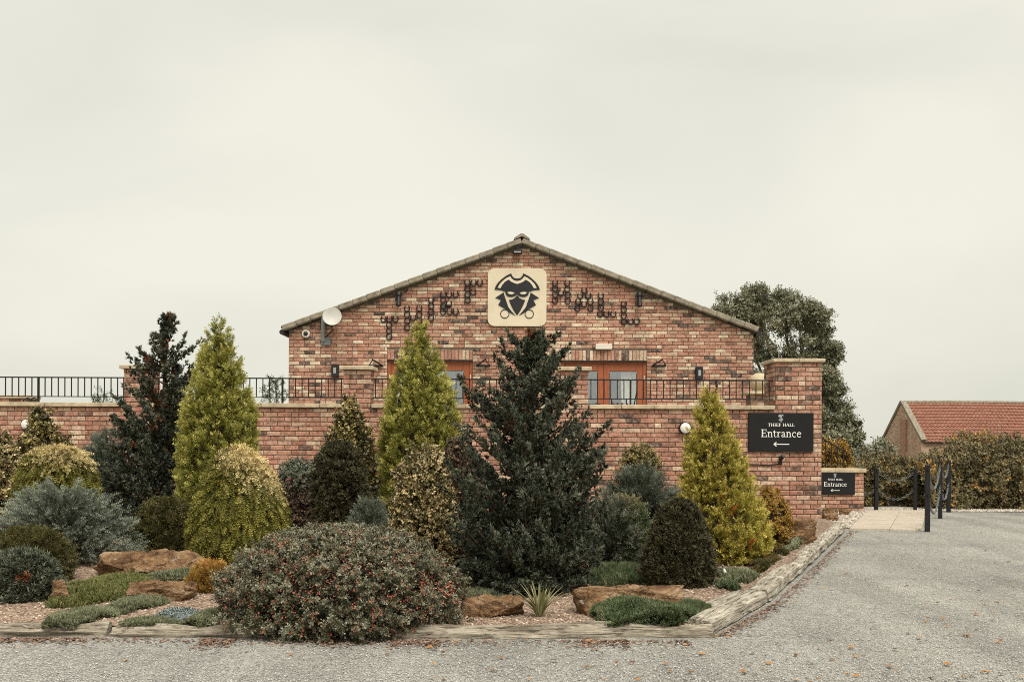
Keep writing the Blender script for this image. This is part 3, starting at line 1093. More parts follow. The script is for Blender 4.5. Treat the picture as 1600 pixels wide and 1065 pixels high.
for mr in (False, True):
    cut('cloak', [E(clk, mr)], -.048, -.030, M['emblem_black'])
for sx in (-1, 1):
    k = 1 / ez / SH
    m = MB(); cxx, czz = sx * 145 * k, -199 * k
    m.tube([(cxx + 50 * k * math.cos(a), -.040, czz + 50 * k * math.sin(a)) for a in np.linspace(0, 2 * math.pi, 29)], 4.6 * k, 6, False)
    m.build('ring', M['emblem_black'], em)

# ------------------------------------------------------------------ horseshoe letters
sh = MB()
pts = []
for k in range(19):
    a = R(128 + k * (404 - 128 + 8) / 18 * 1.0)
    pts.append((.058 * math.cos(a), .066 * math.sin(a)))
outl = [(x * 1.14, z * 1.14) for x, z in pts]; inl = [(x * .80, z * .80) for x, z in pts]
vs = [(x, -.012, z) for x, z in outl] + [(x, -.012, z) for x, z in inl] + [(x, .012, z) for x, z in outl] + [(x, .012, z) for x, z in inl]
n_ = len(outl); fs = []
for i in range(n_ - 1):
    fs += [(i, i + 1, n_ + i + 1, n_ + i), (2 * n_ + i, 3 * n_ + i, 3 * n_ + i + 1, 2 * n_ + i + 1), (i, 2 * n_ + i, 2 * n_ + i + 1, i + 1), (n_ + i, n_ + i + 1, 3 * n_ + i + 1, 3 * n_ + i)]
fs += [(0, n_, 3 * n_, 2 * n_), (n_ - 1, 3 * n_ - 1, 4 * n_ - 1, 2 * n_ - 1)]
sh.add(vs, fs)
SHOE = sh.mesh('horseshoe'); SHOE.materials.append(M['iron_blue'])
LET = [
    ('horseshoes spelling the letter T, lowest of the word climbing to the board', 590, 400, 7.606, [(72, 748), (142, 745), (215, 748), (140, 815), (140, 885), (140, 955)]),
    ('horseshoes spelling the letter H above the central golden cone tip', 590, 400, 7.606, [(352, 622), (352, 695), (355, 768), (353, 845), (497, 620), (497, 692), (497, 765), (497, 840), (425, 730)]),
    ('column of four horseshoes spelling the letter I', 590, 400, 7.606, [(638, 520), (638, 590), (638, 660), (636, 738)]),
    ('horseshoes spelling the letter E between the letters I and F', 590, 400, 7.606, [(780, 455), (782, 520), (780, 595), (778, 660), (852, 455), (930, 455), (850, 560), (855, 660), (930, 660)]),
    ('horseshoes spelling the letter F beside the cream board', 590, 400, 7.606, [(1068, 318), (1070, 385), (1070, 455), (1070, 522), (1142, 318), (1218, 318), (1138, 425)]),
    ('horseshoes spelling the letter H starting the word after the board', 850, 420, 8.889, [(155, 195), (155, 275), (155, 355), (152, 440), (325, 195), (325, 280), (330, 360), (330, 445), (237, 335)]),
    ('horseshoes spelling the letter A on the gable', 850, 420, 8.889, [(560, 295), (503, 370), (615, 370), (475, 455), (557, 490), (645, 455), (465, 545), (645, 545)]),
    ('horseshoes spelling the letter L next to the letter A', 850, 420, 8.889, [(790, 370), (790, 455), (790, 540), (778, 625), (868, 625), (962, 625)]),
    ('horseshoes spelling the last letter L, lowest of its word', 850, 420, 8.889, [(1108, 485), (1108, 565), (1108, 650), (1110, 730), (1200, 730), (1287, 730)]),
]
rl = random.Random(6)
for lab, ox, oy, zz, pos in LET:
    p0 = P(ox + pos[-1][0] / zz, oy + pos[-1][1] / zz, DH)
    t = thing('horseshoe_letter', lab, 'letter', (p0.x, DH - .020, p0.z), 'horseshoe letters on the gable')
    for (qx, qy) in pos:
        q = P(ox + qx / zz, oy + qy / zz, DH)
        o = bpy.data.objects.new('horseshoe', SHOE); COL.objects.link(o); o.parent = t
        o.location = (q.x - p0.x, rl.uniform(-.003, .003), q.z - p0.z); o.rotation_euler = (0, rl.uniform(-.12, .12), 0)

# ------------------------------------------------------------------ fixtures on the gable
def at_gable(px, py, off=0.0):
    p = P(px, py, DH); p.y = DH - off
    return p


def wall_lamp(px, py, label):
    p = at_gable(px, py)
    t = thing('wall_lamp', label, 'lamp', p, 'square wall lamps')
    m = MB(); m.box((0, -.06, 0), (.145, .12, .27), bev=.012); m.build('housing', M['emblem_black'], t)
    m = MB(); m.box((0, -.124, .0), (.055, .008, .12)); m.build('lens', M['lamp_grey'], t)


wall_lamp(524.5, 579, 'square dark wall lamp beside the narrow pier and railing')
wall_lamp(1091.5, 583, 'square dark wall lamp above the gold conifer tip')

p = at_gable(478.5, 521.5)
t = thing('security_camera', 'round white dome camera under the low eaves near the dish', 'camera', p)
m = MB(); m.lathe((0, 0, 0), (0, -1, 0), [(.085, 0), (.085, .05), (.078, .06)], 24); m.build('housing', M['white'], t, smooth=True)
m = MB(); m.lathe((0, -.06, 0), (0, -1, 0), [(.048, 0), (.044, .022), (.028, .038), (.006, .045)], 18); m.build('dome', M['dark_gutter'], t, smooth=True)

p = at_gable(506, 532)
t = thing('satellite_dish', 'pale round satellite dish on a grey pole by the low eaves', 'satellite dish', p)
m = MB(); m.box((.045, -.03, -.02), (.20, .06, .16), bev=.01); m.build('wall_plate', M['galv'], t)
m = MB(); m.tube([(-.0, -.07, -.02), (0, -.10, .20), (0, -.10, .58)], .042, 10); m.build('mast', M['galv'], t, smooth=True)
m = MB(); dc = at_gable(522.5, 497.5) - p
m.lathe((dc.x, -.26, dc.z), (0.12, -1, .25), [(.06, .0), (.13, .008), (.185, .028), (.198, .04), (.192, .046), (.12, .020), (.01, .012)], 32); m.build('reflector', M['dish'], t, smooth=True)
m = MB(); m.tube([(dc.x, -.24, dc.z), (0.0, -.11, dc.z - .02)], .022, 8); m.build('arm', M['galv'], t)
m = MB(); m.tube([(dc.x - .02, -.24, dc.z - .17), (dc.x + .04, -.33, dc.z - .27), (.06, -.12, .06)], .014, 6); m.build('feed_cable', M['iron'], t, smooth=True)


def floodlight(px, py, label, kind=0):
    p = at_gable(px, py)
    t = thing('floodlight', label, 'floodlight', p, 'black floodlights under the roof edge')
    if kind == 0:
        m = MB(); m.lathe((0, -.10, .07), (0, -.2, -1), [(.05, -.02), (.062, .0), (.062, .06), (.04, .08)], 14); m.build('mount', M['iron'], t, smooth=True)
        m = MB(); m.lathe((0, -.12, -.01), (0, -.25, -1), [(.045, 0), (.045, .15), (.052, .16), (.052, .20)], 14); m.build('head', M['iron'], t, smooth=True)
        m = MB(); m.tube([(.0, -.06, .06), (.11, -.05, .10), (.16, -.012, .13)], .008, 6); m.build('cable', M['iron'], t)
    else:
        m = MB(); m.lathe((0, -.08, .10), (0, -1, 0), [(.05, 0), (.05, .05)], 14); m.build('mount', M['iron'], t)
        m = MB(); m.box((0, -.13, -.02), (.19, .12, .085), bev=.012); m.build('head', M['iron'], t)
        m = MB(); m.box((0, -.194, -.03), (.15, .006, .03)); m.build('lens', M['lamp_grey'], t)


floodlight(624, 464, 'black floodlight under the roof edge above the letter H')
floodlight(998, 465, 'black floodlight under the roof edge near the last letter L')
floodlight(808.5, 394, 'black floodlight at the very top of the gable', 1)

p = at_gable(943, 542)
t = thing('alarm_box', 'small cream box fixed above the brick lintel of the doors', 'box', p)
m = MB(); m.box((0, -.045, 0), (.345, .09, .115), bev=.012); m.build('case', M['white'], t)
m = MB(); m.tube([(-.19, -.01, -.02), (-.23, -.02, .01), (-.20, -.015, -.06)], .008, 6); m.build('cable', M['iron'], t)


def bracket(px, py, flip, label):
    p = at_gable(px, py)
    t = thing('wall_bracket', label, 'bracket', p, 'dark metal brackets beside the doors')
    s = -1 if flip else 1
    m = MB(); m.box((0, -.03, -.03), (.30, .05, .035), bev=.004); m.build('rail', M['iron'], t)
    m = MB(); m.tube([(-s * .12, -.06, -.02), (s * .06, -.22, .09)], .016, 6); m.build('arm', M['iron'], t)
    m = MB(); m.tube([(s * .14, -.05, -.02), (s * .05, -.20, .08)], .010, 6); m.build('stay', M['iron'], t)


bracket(588, 569, True, 'dark metal bracket between the narrow pier and the door frame')
bracket(755, 569, False, 'dark metal bracket between the door frame and the dark conifer')
bracket(1029, 569, False, 'dark metal bracket beyond the door with the curtain')

# round bulkhead lamps and the spotlight on the terrace wall
def bulkhead(px, py, label):
    p = P(px, py, DW); p.y = DW - .004
    t = thing('bulkhead_lamp', label, 'lamp', p, 'round white lamps on the terrace wall')
    m = MB(); m.lathe((0, 0, 0), (0, -1, 0), [(.098, 0), (.098, .04), (.088, .055)], 28); m.build('rim', M['iron'], t, smooth=True)
    m = MB(); m.lathe((0, -.05, 0), (0, -1, 0), [(.084, 0), (.080, .012), (.06, .024), (.03, .031), (.005, .033)], 28); m.build('diffuser', M['lamp_white'], t, smooth=True)
    m = MB(); m.tube([(.03, -.008, -.09), (.032, -.008, -.26)], .008, 6); m.build('conduit', M['iron'], t)


bulkhead(1070, 668.5, 'round white lamp on the wall near the entrance sign')
bulkhead(391.5, 663, 'round white lamp peeping out behind the tall golden cone')
bulkhead(44, 663, 'round white lamp on the wall behind the bronze speckled shrub')

p = P(1219, 719, DW); p.y = DW - .004
t = thing('spotlight', 'small black spotlight on the pier below the large sign', 'spotlight', p)
m = MB(); m.box((.0, -.02, 0), (.05, .04, .14), bev=.005); m.build('plate', M['iron'], t)
m = MB(); m.lathe((0, -.05, .03), (.1, -1, .5), [(.028, 0), (.032, .10), (.026, .11)], 12); m.build('head', M['iron'], t, smooth=True)
m = MB(); m.tube([(-.02, -.012, -.05), (-.18, -.010, -.075), (-.60, -.010, -.055)], .009, 6); m.build('cable', M['iron'], t)


# ------------------------------------------------------------------ entrance signs
def strokes(m, pl, w, dep):
    """thick polyline in x-z"""
    for k, (a, c) in enumerate(zip(pl, pl[1:])):
        a, c = Vector((a[0], 0, a[1])), Vector((c[0], 0, c[1]))
        d = (c - a)
        if d.length < 1e-6: continue
        d.normalize(); n = Vector((-d.z, 0, d.x)) * (w / 2)
        e = d * (w * .12)
        m.add([v + Vector((0, dep - .00005 * k, 0)) for v in (a - e - n, c + e - n, c + e + n, a - e + n)], [(0, 1, 2, 3)])


def arc(cx, cz, rx, rz, a0, a1, n=10):
    return [(cx + rx * math.cos(R(a0 + (a1 - a0) * k / n)), cz + rz * math.sin(R(a0 + (a1 - a0) * k / n))) for k in range(n + 1)]


# each glyph: advance, list of (polyline, weight); cap height 1, x-height .66
GLY = {
    'T': (.80, [([(.40, 0), (.40, 1)], .17), ([(.04, .965), (.76, .965)], .08), ([(.04, 1.0), (.04, .78)], .06), ([(.76, 1.0), (.76, .78)], .06), ([(.24, .03), (.56, .03)], .06)]),
    'H': (.95, [([(.20, 0), (.20, 1)], .17), ([(.75, 0), (.75, 1)], .17), ([(.2, .52), (.75, .52)], .075), ([(.05, .03), (.35, .03)], .06), ([(.6, .03), (.9, .03)], .06), ([(.05, .97), (.35, .97)], .06), ([(.6, .97), (.9, .97)], .06)]),
    'I': (.46, [([(.23, 0), (.23, 1)], .17), ([(.07, .03), (.39, .03)], .06), ([(.07, .97), (.39, .97)], .06)]),
    'E': (.74, [([(.20, 0), (.20, 1)], .15), ([(.06, .965), (.62, .965)], .07), ([(.06, .035), (.66, .035)], .07), ([(.2, .52), (.5, .52)], .065), ([(.62, 1.0), (.62, .76)], .06), ([(.68, 0), (.66, .26)], .06), ([(.5, .40), (.5, .64)], .05)]),
    'F': (.68, [([(.20, 0), (.20, 1)], .17), ([(.06, .965), (.60, .965)], .07), ([(.2, .52), (.48, .52)], .07), ([(.6, 1.0), (.6, .76)], .06), ([(.48, .40), (.48, .64)], .05), ([(.06, .03), (.38, .03)], .06)]),
    'A': (.90, [([(.10, 0), (.43, 1)], .08), ([(.43, 1), (.78, 0)], .17), ([(.24, .35), (.64, .35)], .07), ([(.0, .03), (.26, .03)], .06), ([(.6, .03), (.94, .03)], .06)]),
    'L': (.70, [([(.20, 0), (.20, 1)], .17), ([(.06, .035), (.64, .035)], .07), ([(.65, 0), (.63, .28)], .06), ([(.06, .97), (.36, .97)], .06)]),
    'n': (.66, [([(.16, 0), (.16, .64)], .11), ([(.03, .62), (.16, .64)], .06), ([(.16, .5)] + arc(.33, .44, .17, .20, 120, 20, 6) + [(.50, .4), (.50, 0)], .10), ([(.04, .025), (.28, .025)], .05), ([(.38, .025), (.62, .025)], .05)]),
    't': (.42, [([(.16, .86), (.16, .14)], .10), (arc(.29, .16, .13, .14, 180, 320, 6), .07), ([(.03, .63), (.38, .63)], .06), ([(.03, .63), (.16, .86)], .05)]),
    'r': (.48, [([(.16, 0), (.16, .64)], .11), ([(.03, .62), (.16, .64)], .06), ([(.16, .46), (.26, .60), (.36, .64), (.43, .58)], .08), ([(.04, .025), (.30, .025)], .05)]),
    'a': (.56, [([(.09, .53)] + arc(.24, .48, .15, .17, 130, 10, 6) + [(.39, .10), (.46, .03), (.53, .05)], .09), ([(.39, .38), (.20, .31), (.09, .20), (.10, .08), (.20, .01), (.30, .05), (.39, .14)], .08)]),
    'c': (.56, [(arc(.31, .32, .22, .31, 55, 310, 14), .09), ([(.43, .58), (.47, .50)], .08)]),
    'e': (.58, [(arc(.30, .32, .22, .31, 20, 318, 16), .09), ([(.10, .40), (.49, .40)], .06), ([(.50, .41), (.48, .47)], .07)]),
    ' ': (.36, []),
}


def text_mesh(name, s, width, cap, parent, loc, bold=1.0):
    tot = sum(GLY[c][0] for c in s)
    kx = width / tot
    m = MB(); x = -width / 2; dep = 0.0
    for c in s:
        adv, ss = GLY[c]
        for pl, w in ss:
            dep -= .00022
            strokes(m, [(x + px * kx, pz * cap) for px, pz in pl], w * bold * (kx + cap) / 2, dep)
        x += adv * kx
    me = bpy.data.meshes.new(name); me.from_pydata(m.v, [], m.f)
    return link(name, me, M['sign_white'], parent, loc)


def entrance_sign(c, w, h, label):
    t = thing('entrance_sign', label, 'sign', c, 'black entrance signs')
    m = MB(); m.box((0, -.014, 0), (w, .028, h), bev=.004); m.build('panel', M['sign_black'], t)
    k = h / 862.0       # sign measured 1480 x 862 in the enlarged photograph
    f = lambda x, y: ((x - 800) * k, -.0290, -(y - 505) * k)
    m = MB()
    # small crest: two leaning plumes over a shield
    for pl, ww in (([(-52, 40), (-20, 70), (10, 40)], 34), ([(52, 52), (30, 80), (0, 30)], 22), ([(-30, 20), (20, 15)], 26), ([(-45, -45), (-10, -20), (20, -50)], 28),
                   ([(45, -35), (15, -10), (0, 30)], 22), ([(-25, -75), (0, -60), (25, -80)], 18)):
        strokes(m, [(x * k, z * k) for x, z in pl], ww * k, -.0002 * len(m.v) / 4)
    me = bpy.data.meshes.new('crest'); me.from_pydata(m.v, [], m.f); link('crest', me, M['lamp_grey'], t, f(795, 192))
    text_mesh('name_lettering', 'THIEF HALL', 590 * k, 66 * k, t, f(800, 374), 1.15)
    text_mesh('entrance_lettering', 'Entrance', 905 * k, 168 * k, t, f(800, 610), 1.08)
    m = MB()
    strokes(m, [(-150 * k, 0), (180 * k, 0)], 22 * k, 0); strokes(m, [(-105 * k, 44 * k), (-160 * k, 0), (-105 * k, -44 * k)], 22 * k, -.0004)
    me = bpy.data.meshes.new('arrow'); me.from_pydata(m.v, [], m.f); link('arrow', me, M['sign_white'], t, f(800, 770))


p = P(1219.5, 675, DW); p.y = DW - .008
entrance_sign(p, 101.5 / SW, 60.5 / SW, 'large black entrance sign with white lettering on the wide brick pier')

# low wall beyond the pier, with its own sign and stair railing
DL = 18.9
SLW = FPX / DL
lx1 = P(1350, 760, DL).x
lz = P(1320, 738, DL).z
low = thing('low_brick_wall', 'low brick wall with stone coping beyond the wide pier', 'wall', (lx1, DL, 0))
b = MB(); b.box((-1.2, .172, lz / 2 - .02), (2.4, .32, lz)); b.build('mortar', M['mortar'], low)
nc = 10
put_bricks(low, lay_bricks(-2.4, 0, lz - nc * COURSE, nc, seed=31), (lx1, DL, 0), (1, 0, 0), (0, -1, 0), M['brick_wall'], 200, lambda q: -q[0], 32)
for i in range(4):
    c = MB(); c.box((0, 0, 0), (.594, .40, .075), bev=.008); c.build('coping_stone', M['coping'], low, (.04 - .3 - i * .6, .165, lz + .040))
p = P(1304, 755, DL); p.y = DL - .008
entrance_sign(p, 46.0 * 1.68 / SLW * .80, 34.5 / SLW, 'smaller black entrance sign on the low wall, partly hidden by the pier')
# stair rail
t0_ = P(1262, 671, 19.25); t1_ = P(1318, 704, 19.25); bz = P(1318, 727, 19.25).z
t = thing('stair_railing', 'sloping black stair railing above the low wall', 'railing', (t1_.x, 19.25, lz + .08))
m = MB(); m.tube([Vector(t0_) - t.location, Vector(t1_) - t.location], .016, 6); m.build('handrail', M['iron'], t)
m = MB(); m.tube([Vector((t0_.x, 19.25, bz)) - t.location, Vector((t1_.x, 19.25, bz)) - t.location], .010, 6); m.build('bottom_rail', M['iron'], t)
for i in range(7):
    f_ = i / 6
    a = Vector(t1_).lerp(Vector(t0_), f_)
    m = MB(); m.box((a.x - t.location.x, 0, (a.z + bz) / 2 - t.location.z - (.02 if i == 0 else 0)), (.028 if i == 0 else .013, .02, a.z - bz + (.04 if i == 0 else 0)))
    m.build('post' if i == 0 else 'baluster', M['iron'], t)

# ------------------------------------------------------------------ stone ball on its own pier, far pier, chair on the terrace
q = P(1190, 616, 19.6)
bp = thing('ball_pier', 'short brick pier with stone cap behind the railing end', 'pier', (q.x, 19.6, .86))
hh = q.z - .86
b = MB(); b.box((0, .2, hh / 2), (.42, .42, hh)); b.build('mortar', M['mortar'], bp)
put_bricks(bp, lay_bricks(-.22, .22, q.z - 12 * COURSE, 12, seed=51), (q.x, 19.6 - .012, 0), (1, 0, 0), (0, -1, 0), M['brick_house'], 60, lambda z: 0, 52)
c = MB(); c.box((0, .2, hh + .03), (.60, .56, .06), bev=.015); c.build('cap_stone', M['stone_ball'], bp)
m = MB(); m.lathe((0, 0, 0), (0, 0, 1), [(.10, 0), (.11, .03)] + [(.205 * math.sin(R(a)), .20 - .175 * math.cos(R(a))) for a in range(30, 180, 12)] + [(.004, .375)], 28)
o = m.build('stone_ball', M['stone_ball'], None, (q.x, 19.8, q.z + .06), smooth=True)
tag(o, 'pale stone ball resting on a short pier behind the railing', 'stone ball')

q = P(-2, 622, 20.5)
fp = thing('far_pier', 'low brick pier with thick stone cap behind the railing at the photo edge', 'pier', (q.x, 20.5, .86))
hh = q.z - .86
b = MB(); b.box((0, .25, hh / 2), (1.1, .5, hh)); b.build('mortar', M['mortar'], fp)
put_bricks(fp, lay_bricks(-.56, .56, q.z - 9 * COURSE, 9, seed=53), (q.x, 20.488, 0), (1, 0, 0), (0, -1, 0), M['brick_house'], 80, lambda z: 0, 54)
c = MB(); c.box((0, .25, hh + .035), (1.22, .62, .07), bev=.01); c.build('cap_stone', M['coping'], fp)
q = P(48, 631, 18.2)
t = thing('iron_scroll', 'curled black ironwork showing above the coping near the photo edge', 'ornament', (q.x, 18.2, .86))
for s in (-1, 1):
    m = MB(); m.tube([(s * (.05 + .09 * (1 - k / 16) * math.cos(k * .5)), 0, q.z - .86 + .04 + .09 * (1 - k / 16) * math.sin(k * .5)) for k in range(17)], .010, 6); m.build('scroll', M['iron'], t)
m = MB(); m.tube([(0, 0, 0), (0, 0, q.z - .86)], .014, 6); m.build('stem', M['iron'], t)
m = MB(); m.tube([(-.15, 0, 0), (.15, 0, 0)], .02, 6); m.build('foot', M['iron'], t)

q = P(968, 634, 17.4)
t = thing('folding_chair', 'dark slatted folding chair just showing over the coping before the doors', 'chair', (q.x, 17.4, .86))
hz = q.z - .86
for sx in (-.16, .16):
    m = MB(); m.tube([(sx, .12, 0), (sx * .9, -.02, .5), (sx * .8, .10, hz + .13)], .012, 6); m.build('leg', M['iron'], t)
    m = MB(); m.tube([(sx, -.25, 0), (sx, .1, .5)], .012, 6); m.build('leg', M['iron'], t)
m = MB(); m.box((0, -.08, .50), (.36, .34, .02)); m.build('seat', M['rust_seat'], t)
for i in range(4):
    m = MB(); m.box((-.09 + i * .06, .085, hz - .12), (.035, .012, .36), Matrix.Rotation(R(-8 + i * 9), 3, 'Y')); m.build('back_slat', M['rust_seat'], t)
m = MB(); m.tube([(.16, .05, .6), (.24, .0, hz - .05), (.30, -.02, hz + .26)], .010, 6); m.build('arm', M['iron'], t)
m = MB(); m.tube([(-.42, .0, hz + .05), (-.20, 0, hz - .01), (-.05, .05, hz - .08)], .010, 6); m.build('arm', M['iron'], t)

# ------------------------------------------------------------------ path, pale strip, bollards and chains
pA, pB = (5.0, 14.75), (6.75, 18.85)            # near and far end of the path's edge beside the pier
pC, pD = (6.02, 14.62), (7.85, 18.85)           # near and far end of the outer edge
path = thing('stone_path', None, None); path['kind'] = 'structure'
nr = 5
for j in range(nr):
    for i in range(2):
        f0, f1 = j / nr, (j + 1) / nr
        s0, s1 = (0, .56) if i == 0 else (.56, 1.0)
        def pt(s, f):
            a = Vector((pA[0] + (pB[0] - pA[0]) * f, pA[1] + (pB[1] - pA[1]) * f)); c = Vector((pC[0] + (pD[0] - pC[0]) * f, pC[1] + (pD[1] - pC[1]) * f))
            v = a.lerp(c, s)
            if s == 1.0 and f < .01: v = v + Vector((-.22, .02))
            return v
        quad = [pt(s0, f0), pt(s1, f0), pt(s1, f1), pt(s0, f1)]
        if i == 1 and j == 0:
            quad = [pt(s0, f0), pt(.86, f0), pt(.97, .03), pt(1.0001, .09), pt(s1, f1), pt(s0, f1)]
        cxy = sum((v for v in quad), Vector((0, 0))) / len(quad)
        quad = [v + (cxy - v).normalized() * .007 for v in quad]
        n_ = len(quad); zt = .042 + rv.uniform(-.003, .003)
        m = MB(); m.add([(v.x, v.y, zt) for v in quad] + [(v.x, v.y, 0) for v in quad], [tuple(range(n_)), tuple(range(2 * n_ - 1, n_ - 1, -1))] + [(k, n_ + k, n_ + (k + 1) % n_, (k + 1) % n_) for k in range(n_)])
        m.build('paving_slab', M['slab'], path)
m = MB(); m.add([(4.93, 15.2, .022), (5.15, 15.1, .022), (6.75, 18.85, .022), (4.93, 18.85, .022)], [(0, 1, 2, 3)])
m.add([(6.7, 18.85, .022), (12, 18.9, .022), (12, 20.2, .022), (6.7, 20.2, .022)], [(0, 1, 2, 3)])
tag(m.build('pebble_strip', M['pebble_strip']), kind='structure')
r_ = np.random.default_rng(3)
f_ = r_.random(1800); y_ = 15.1 + f_ * 3.7; x_ = 4.95 + r_.random(1800) * (.15 + f_ * 1.6)
pts1 = np.stack([x_, y_, np.full(1800, .026)], -1)
pts2 = np.stack([6.75 + r_.random(1400) * 3.2, 18.9 + r_.random(1400) * .7, np.full(1400, .026)], -1)
tag(chips('pebbles', np.vstack([pts1, pts2]), .018, M['chip_pale'], 8), 'pale pebbles between the pier and the stone path', 'pebbles')


def bollard(px, base, top, label, hook=True):
    d = GD(base, .01)
    p = P(px, base, d); h = (base - top) * d / FPX
    t = thing('bollard', label, 'bollard', (p.x, d, 0), 'black timber posts by the drive', random.uniform(-.3, .3))
    m = MB()
    w = .031
    lv = [0, h * .35, h * .7, h - .01, h]
    for k, z in enumerate(lv):
        ww = w * (1 if k < 4 else .86)
        j_ = random.uniform(-.002, .002)
        m.v += [(-ww + j_, -ww, z), (ww + j_, -ww, z), (ww + j_, ww, z), (-ww + j_, ww, z)]
    for k in range(4):
        for a in range(4):
            n = (a + 1) % 4
            m.f.append((4 * k + a, 4 * k + n, 4 * k + 4 + n, 4 * k + 4 + a))
    m.f.append((16, 17, 18, 19))
    m.build('post', M['post'], t)
    if hook:
        m = MB(); m.tube([(0, 0, h - .01), (-.02, 0, h + .05), (-.03, 0, h + .09), (-.045, 0, h + .07), (-.05, 0, h + .04)], .008, 6); m.build('hook', M['iron'], t)
    for z in (h * .93, h * .55):
        m = MB(); m.lathe((0, -w, z), (0, -1, 0), [(.016, 0), (.016, .02)], 8); m.build('eye_bolt', M['iron'], t)
    return Vector((p.x, d, 0)), h


B1 = bollard(1449, 827, 722, 'black post nearest the camera at the path corner')
B2 = bollard(1469, 807, 716, 'black post second in the row along the drive')
B3 = bollard(1482, 797, 715, 'black post farthest along the drive, before the tall hedge')
B4 = bollard(1369, 796, 727, 'black post next to the low wall with chains hanging from it')
B5 = bollard(1430, 796, 728, 'black post standing against the hedge at the far path corner')

LINK = MB()
LINK.tube([(.017 * math.cos(a), 0, .030 * math.sin(a)) for a in np.linspace(0, 2 * math.pi, 9)], .0043, 5, False)
LINKV, LINKF = np.array(LINK.v), LINK.f


def chain(a, ha, b_, hb, sag, label):
    A = a + Vector((0, 0, ha)); B = b_ + Vector((0, 0, hb))
    L = (B - A).length; n = max(8, int(L * 1.12 / .047))
    m = MB()
    pts = [A.lerp(B, k / n) - Vector((0, 0, sag * 4 * (k / n) * (1 - k / n))) for k in range(n + 1)]
    for k in range(n):
        c = (pts[k] + pts[k + 1]) / 2; d = (pts[k + 1] - pts[k]).normalized()
        s = d.cross(Vector((0, 0, 1))).normalized(); u = s.cross(d)
        if k % 2: s, u = u, -s
        m.add([c + s * v[0] + u * v[1] + d * v[2] - A for v in LINKV], LINKF)
    o = m.build('chain', M['chain'], None, A)
    tag(o, label, 'chain', 'chains between the black posts')


chain(B1[0], B1[1] * .95, B2[0], B2[1] * .95, .36, 'upper chain sagging between the nearest two black posts')
chain(B1[0], B1[1] * .58, B2[0], B2[1] * .58, .38, 'lower chain sagging between the nearest two black posts')
chain(B2[0], B2[1] * .95, B3[0], B3[1] * .95, .26, 'upper chain between the second and the farthest drive post')
chain(B2[0], B2[1] * .58, B3[0], B3[1] * .58, .28, 'lower chain between the second and the farthest drive post')
chain(B4[0], B4[1] * .93, B5[0], B5[1] * .93, .18, 'upper chain looping in front of the low hedge')
chain(B4[0], B4[1] * .55, B5[0], B5[1] * .55, .22, 'lower chain looping in front of the low hedge')
wl_end = Vector((lx1, DL + .2, 0))
chain(B4[0], B4[1] * .55, wl_end, .42, .10, 'short chain from the far post to the low wall')


# ------------------------------------------------------------------ logs and sleepers round the bed
def timber(name, a, b_, w, h, mat, label, cat, group, round_=False, seed=0, rough=.012):
    a, b_ = Vector(a), Vector(b_)
    d = (b_ - a); L = d.length; d.normalize()
    rz = math.atan2(d.y, d.x)
    n = max(8, int(L / .05)); seg = 16
    V, F = [], []
    for i in range(n + 1):
        x = -L / 2 + L * i / n
        endk = 1.0 - .10 * max(0, 1 - min(i, n - i) / 1.2)
        for k in range(seg):
            t = 2 * math.pi * (k + .5) / seg
            if round_:
                yy, zz = math.cos(t), math.sin(t)
            else:
                cx, cz = math.cos(t), math.sin(t)
                m_ = max(abs(cx), abs(cz)) ** .97
                yy, zz = cx / m_, cz / m_
            q = Vector((x * 1.3 + seed * 7, yy * .6, zz * .6))
            e = noise.noise(q * 2.2) * rough * 1.6 + noise.noise(Vector((x * 2.5 + seed, yy * 4, zz * 4))) * rough
            e2 = noise.noise(Vector((x * .8 + seed, 3, 1))) * rough * 1.4
            V.append((x + (noise.noise(Vector((yy * 3, zz * 3, seed + i // n))) * .02 if i in (0, n) else 0), yy * (w / 2 * endk + e) + e2, h / 2 + zz * (h / 2 * endk + e)))
    for i in range(n):
        for k in range(seg):
            m2 = (k + 1) % seg
            F.append((i * seg + k, i * seg + m2, (i + 1) * seg + m2, (i + 1) * seg + k))
    F.append(tuple(range(seg - 1, -1, -1))); F.append(tuple(range(n * seg, (n + 1) * seg)))
    m = MB(); m.add(V, F)
    mid = (a + b_) / 2
    o = m.build(name, mat, None, (mid.x, mid.y, mid.z), smooth=True)
    o.rotation_euler = (0, -math.asin(max(-1, min(1, d.z))), rz)
    return tag(o, label, cat, group)


timber('log', (-7.4, 6.50, -.035), (-2.66, 6.60, -.03), .13, .118, M['log'], 'pale weathered edging log at the photo edge, below the dark globe shrub', 'log', 'logs edging the bed', True, 1, .020)
timber('log', (-2.63, 6.59, -.04), (-1.15, 6.56, -.03), .13, .118, M['log'], 'weathered edging log running behind the red-berried bush', 'log', 'logs edging the bed', True, 2, .020)
timber('log', (-1.1, 6.56, -.04), (1.34, 6.66, -.035), .14, .128, M['log'], 'long weathered edging log in front of the dark conifer', 'log', 'logs edging the bed', True, 3, .020)
SP = [(1.26, 6.72), (1.99, 8.06), (3.22, 10.86), (4.86, 14.7)]
SLAB = ['weathered grey sleeper at the corner beside the green mat plant', 'weathered grey sleeper in the middle of the drive edge', 'weathered grey sleeper running up to the stone path']
for k in range(3):
    (xa, ya), (xb, yb) = SP[k], SP[k + 1]
    d = Vector((xb - xa, yb - ya)).normalized()
    timber('sleeper', (xa + d.x * .01, ya + d.y * .01, .00 + .012 * k), (xb - d.x * .015, yb - d.y * .015, .012 + .012 * k), (.19, .18, .165)[k], .110, M['sleeper'], SLAB[k], 'sleeper', 'sleepers edging the bed', False, 5 + k, .007)
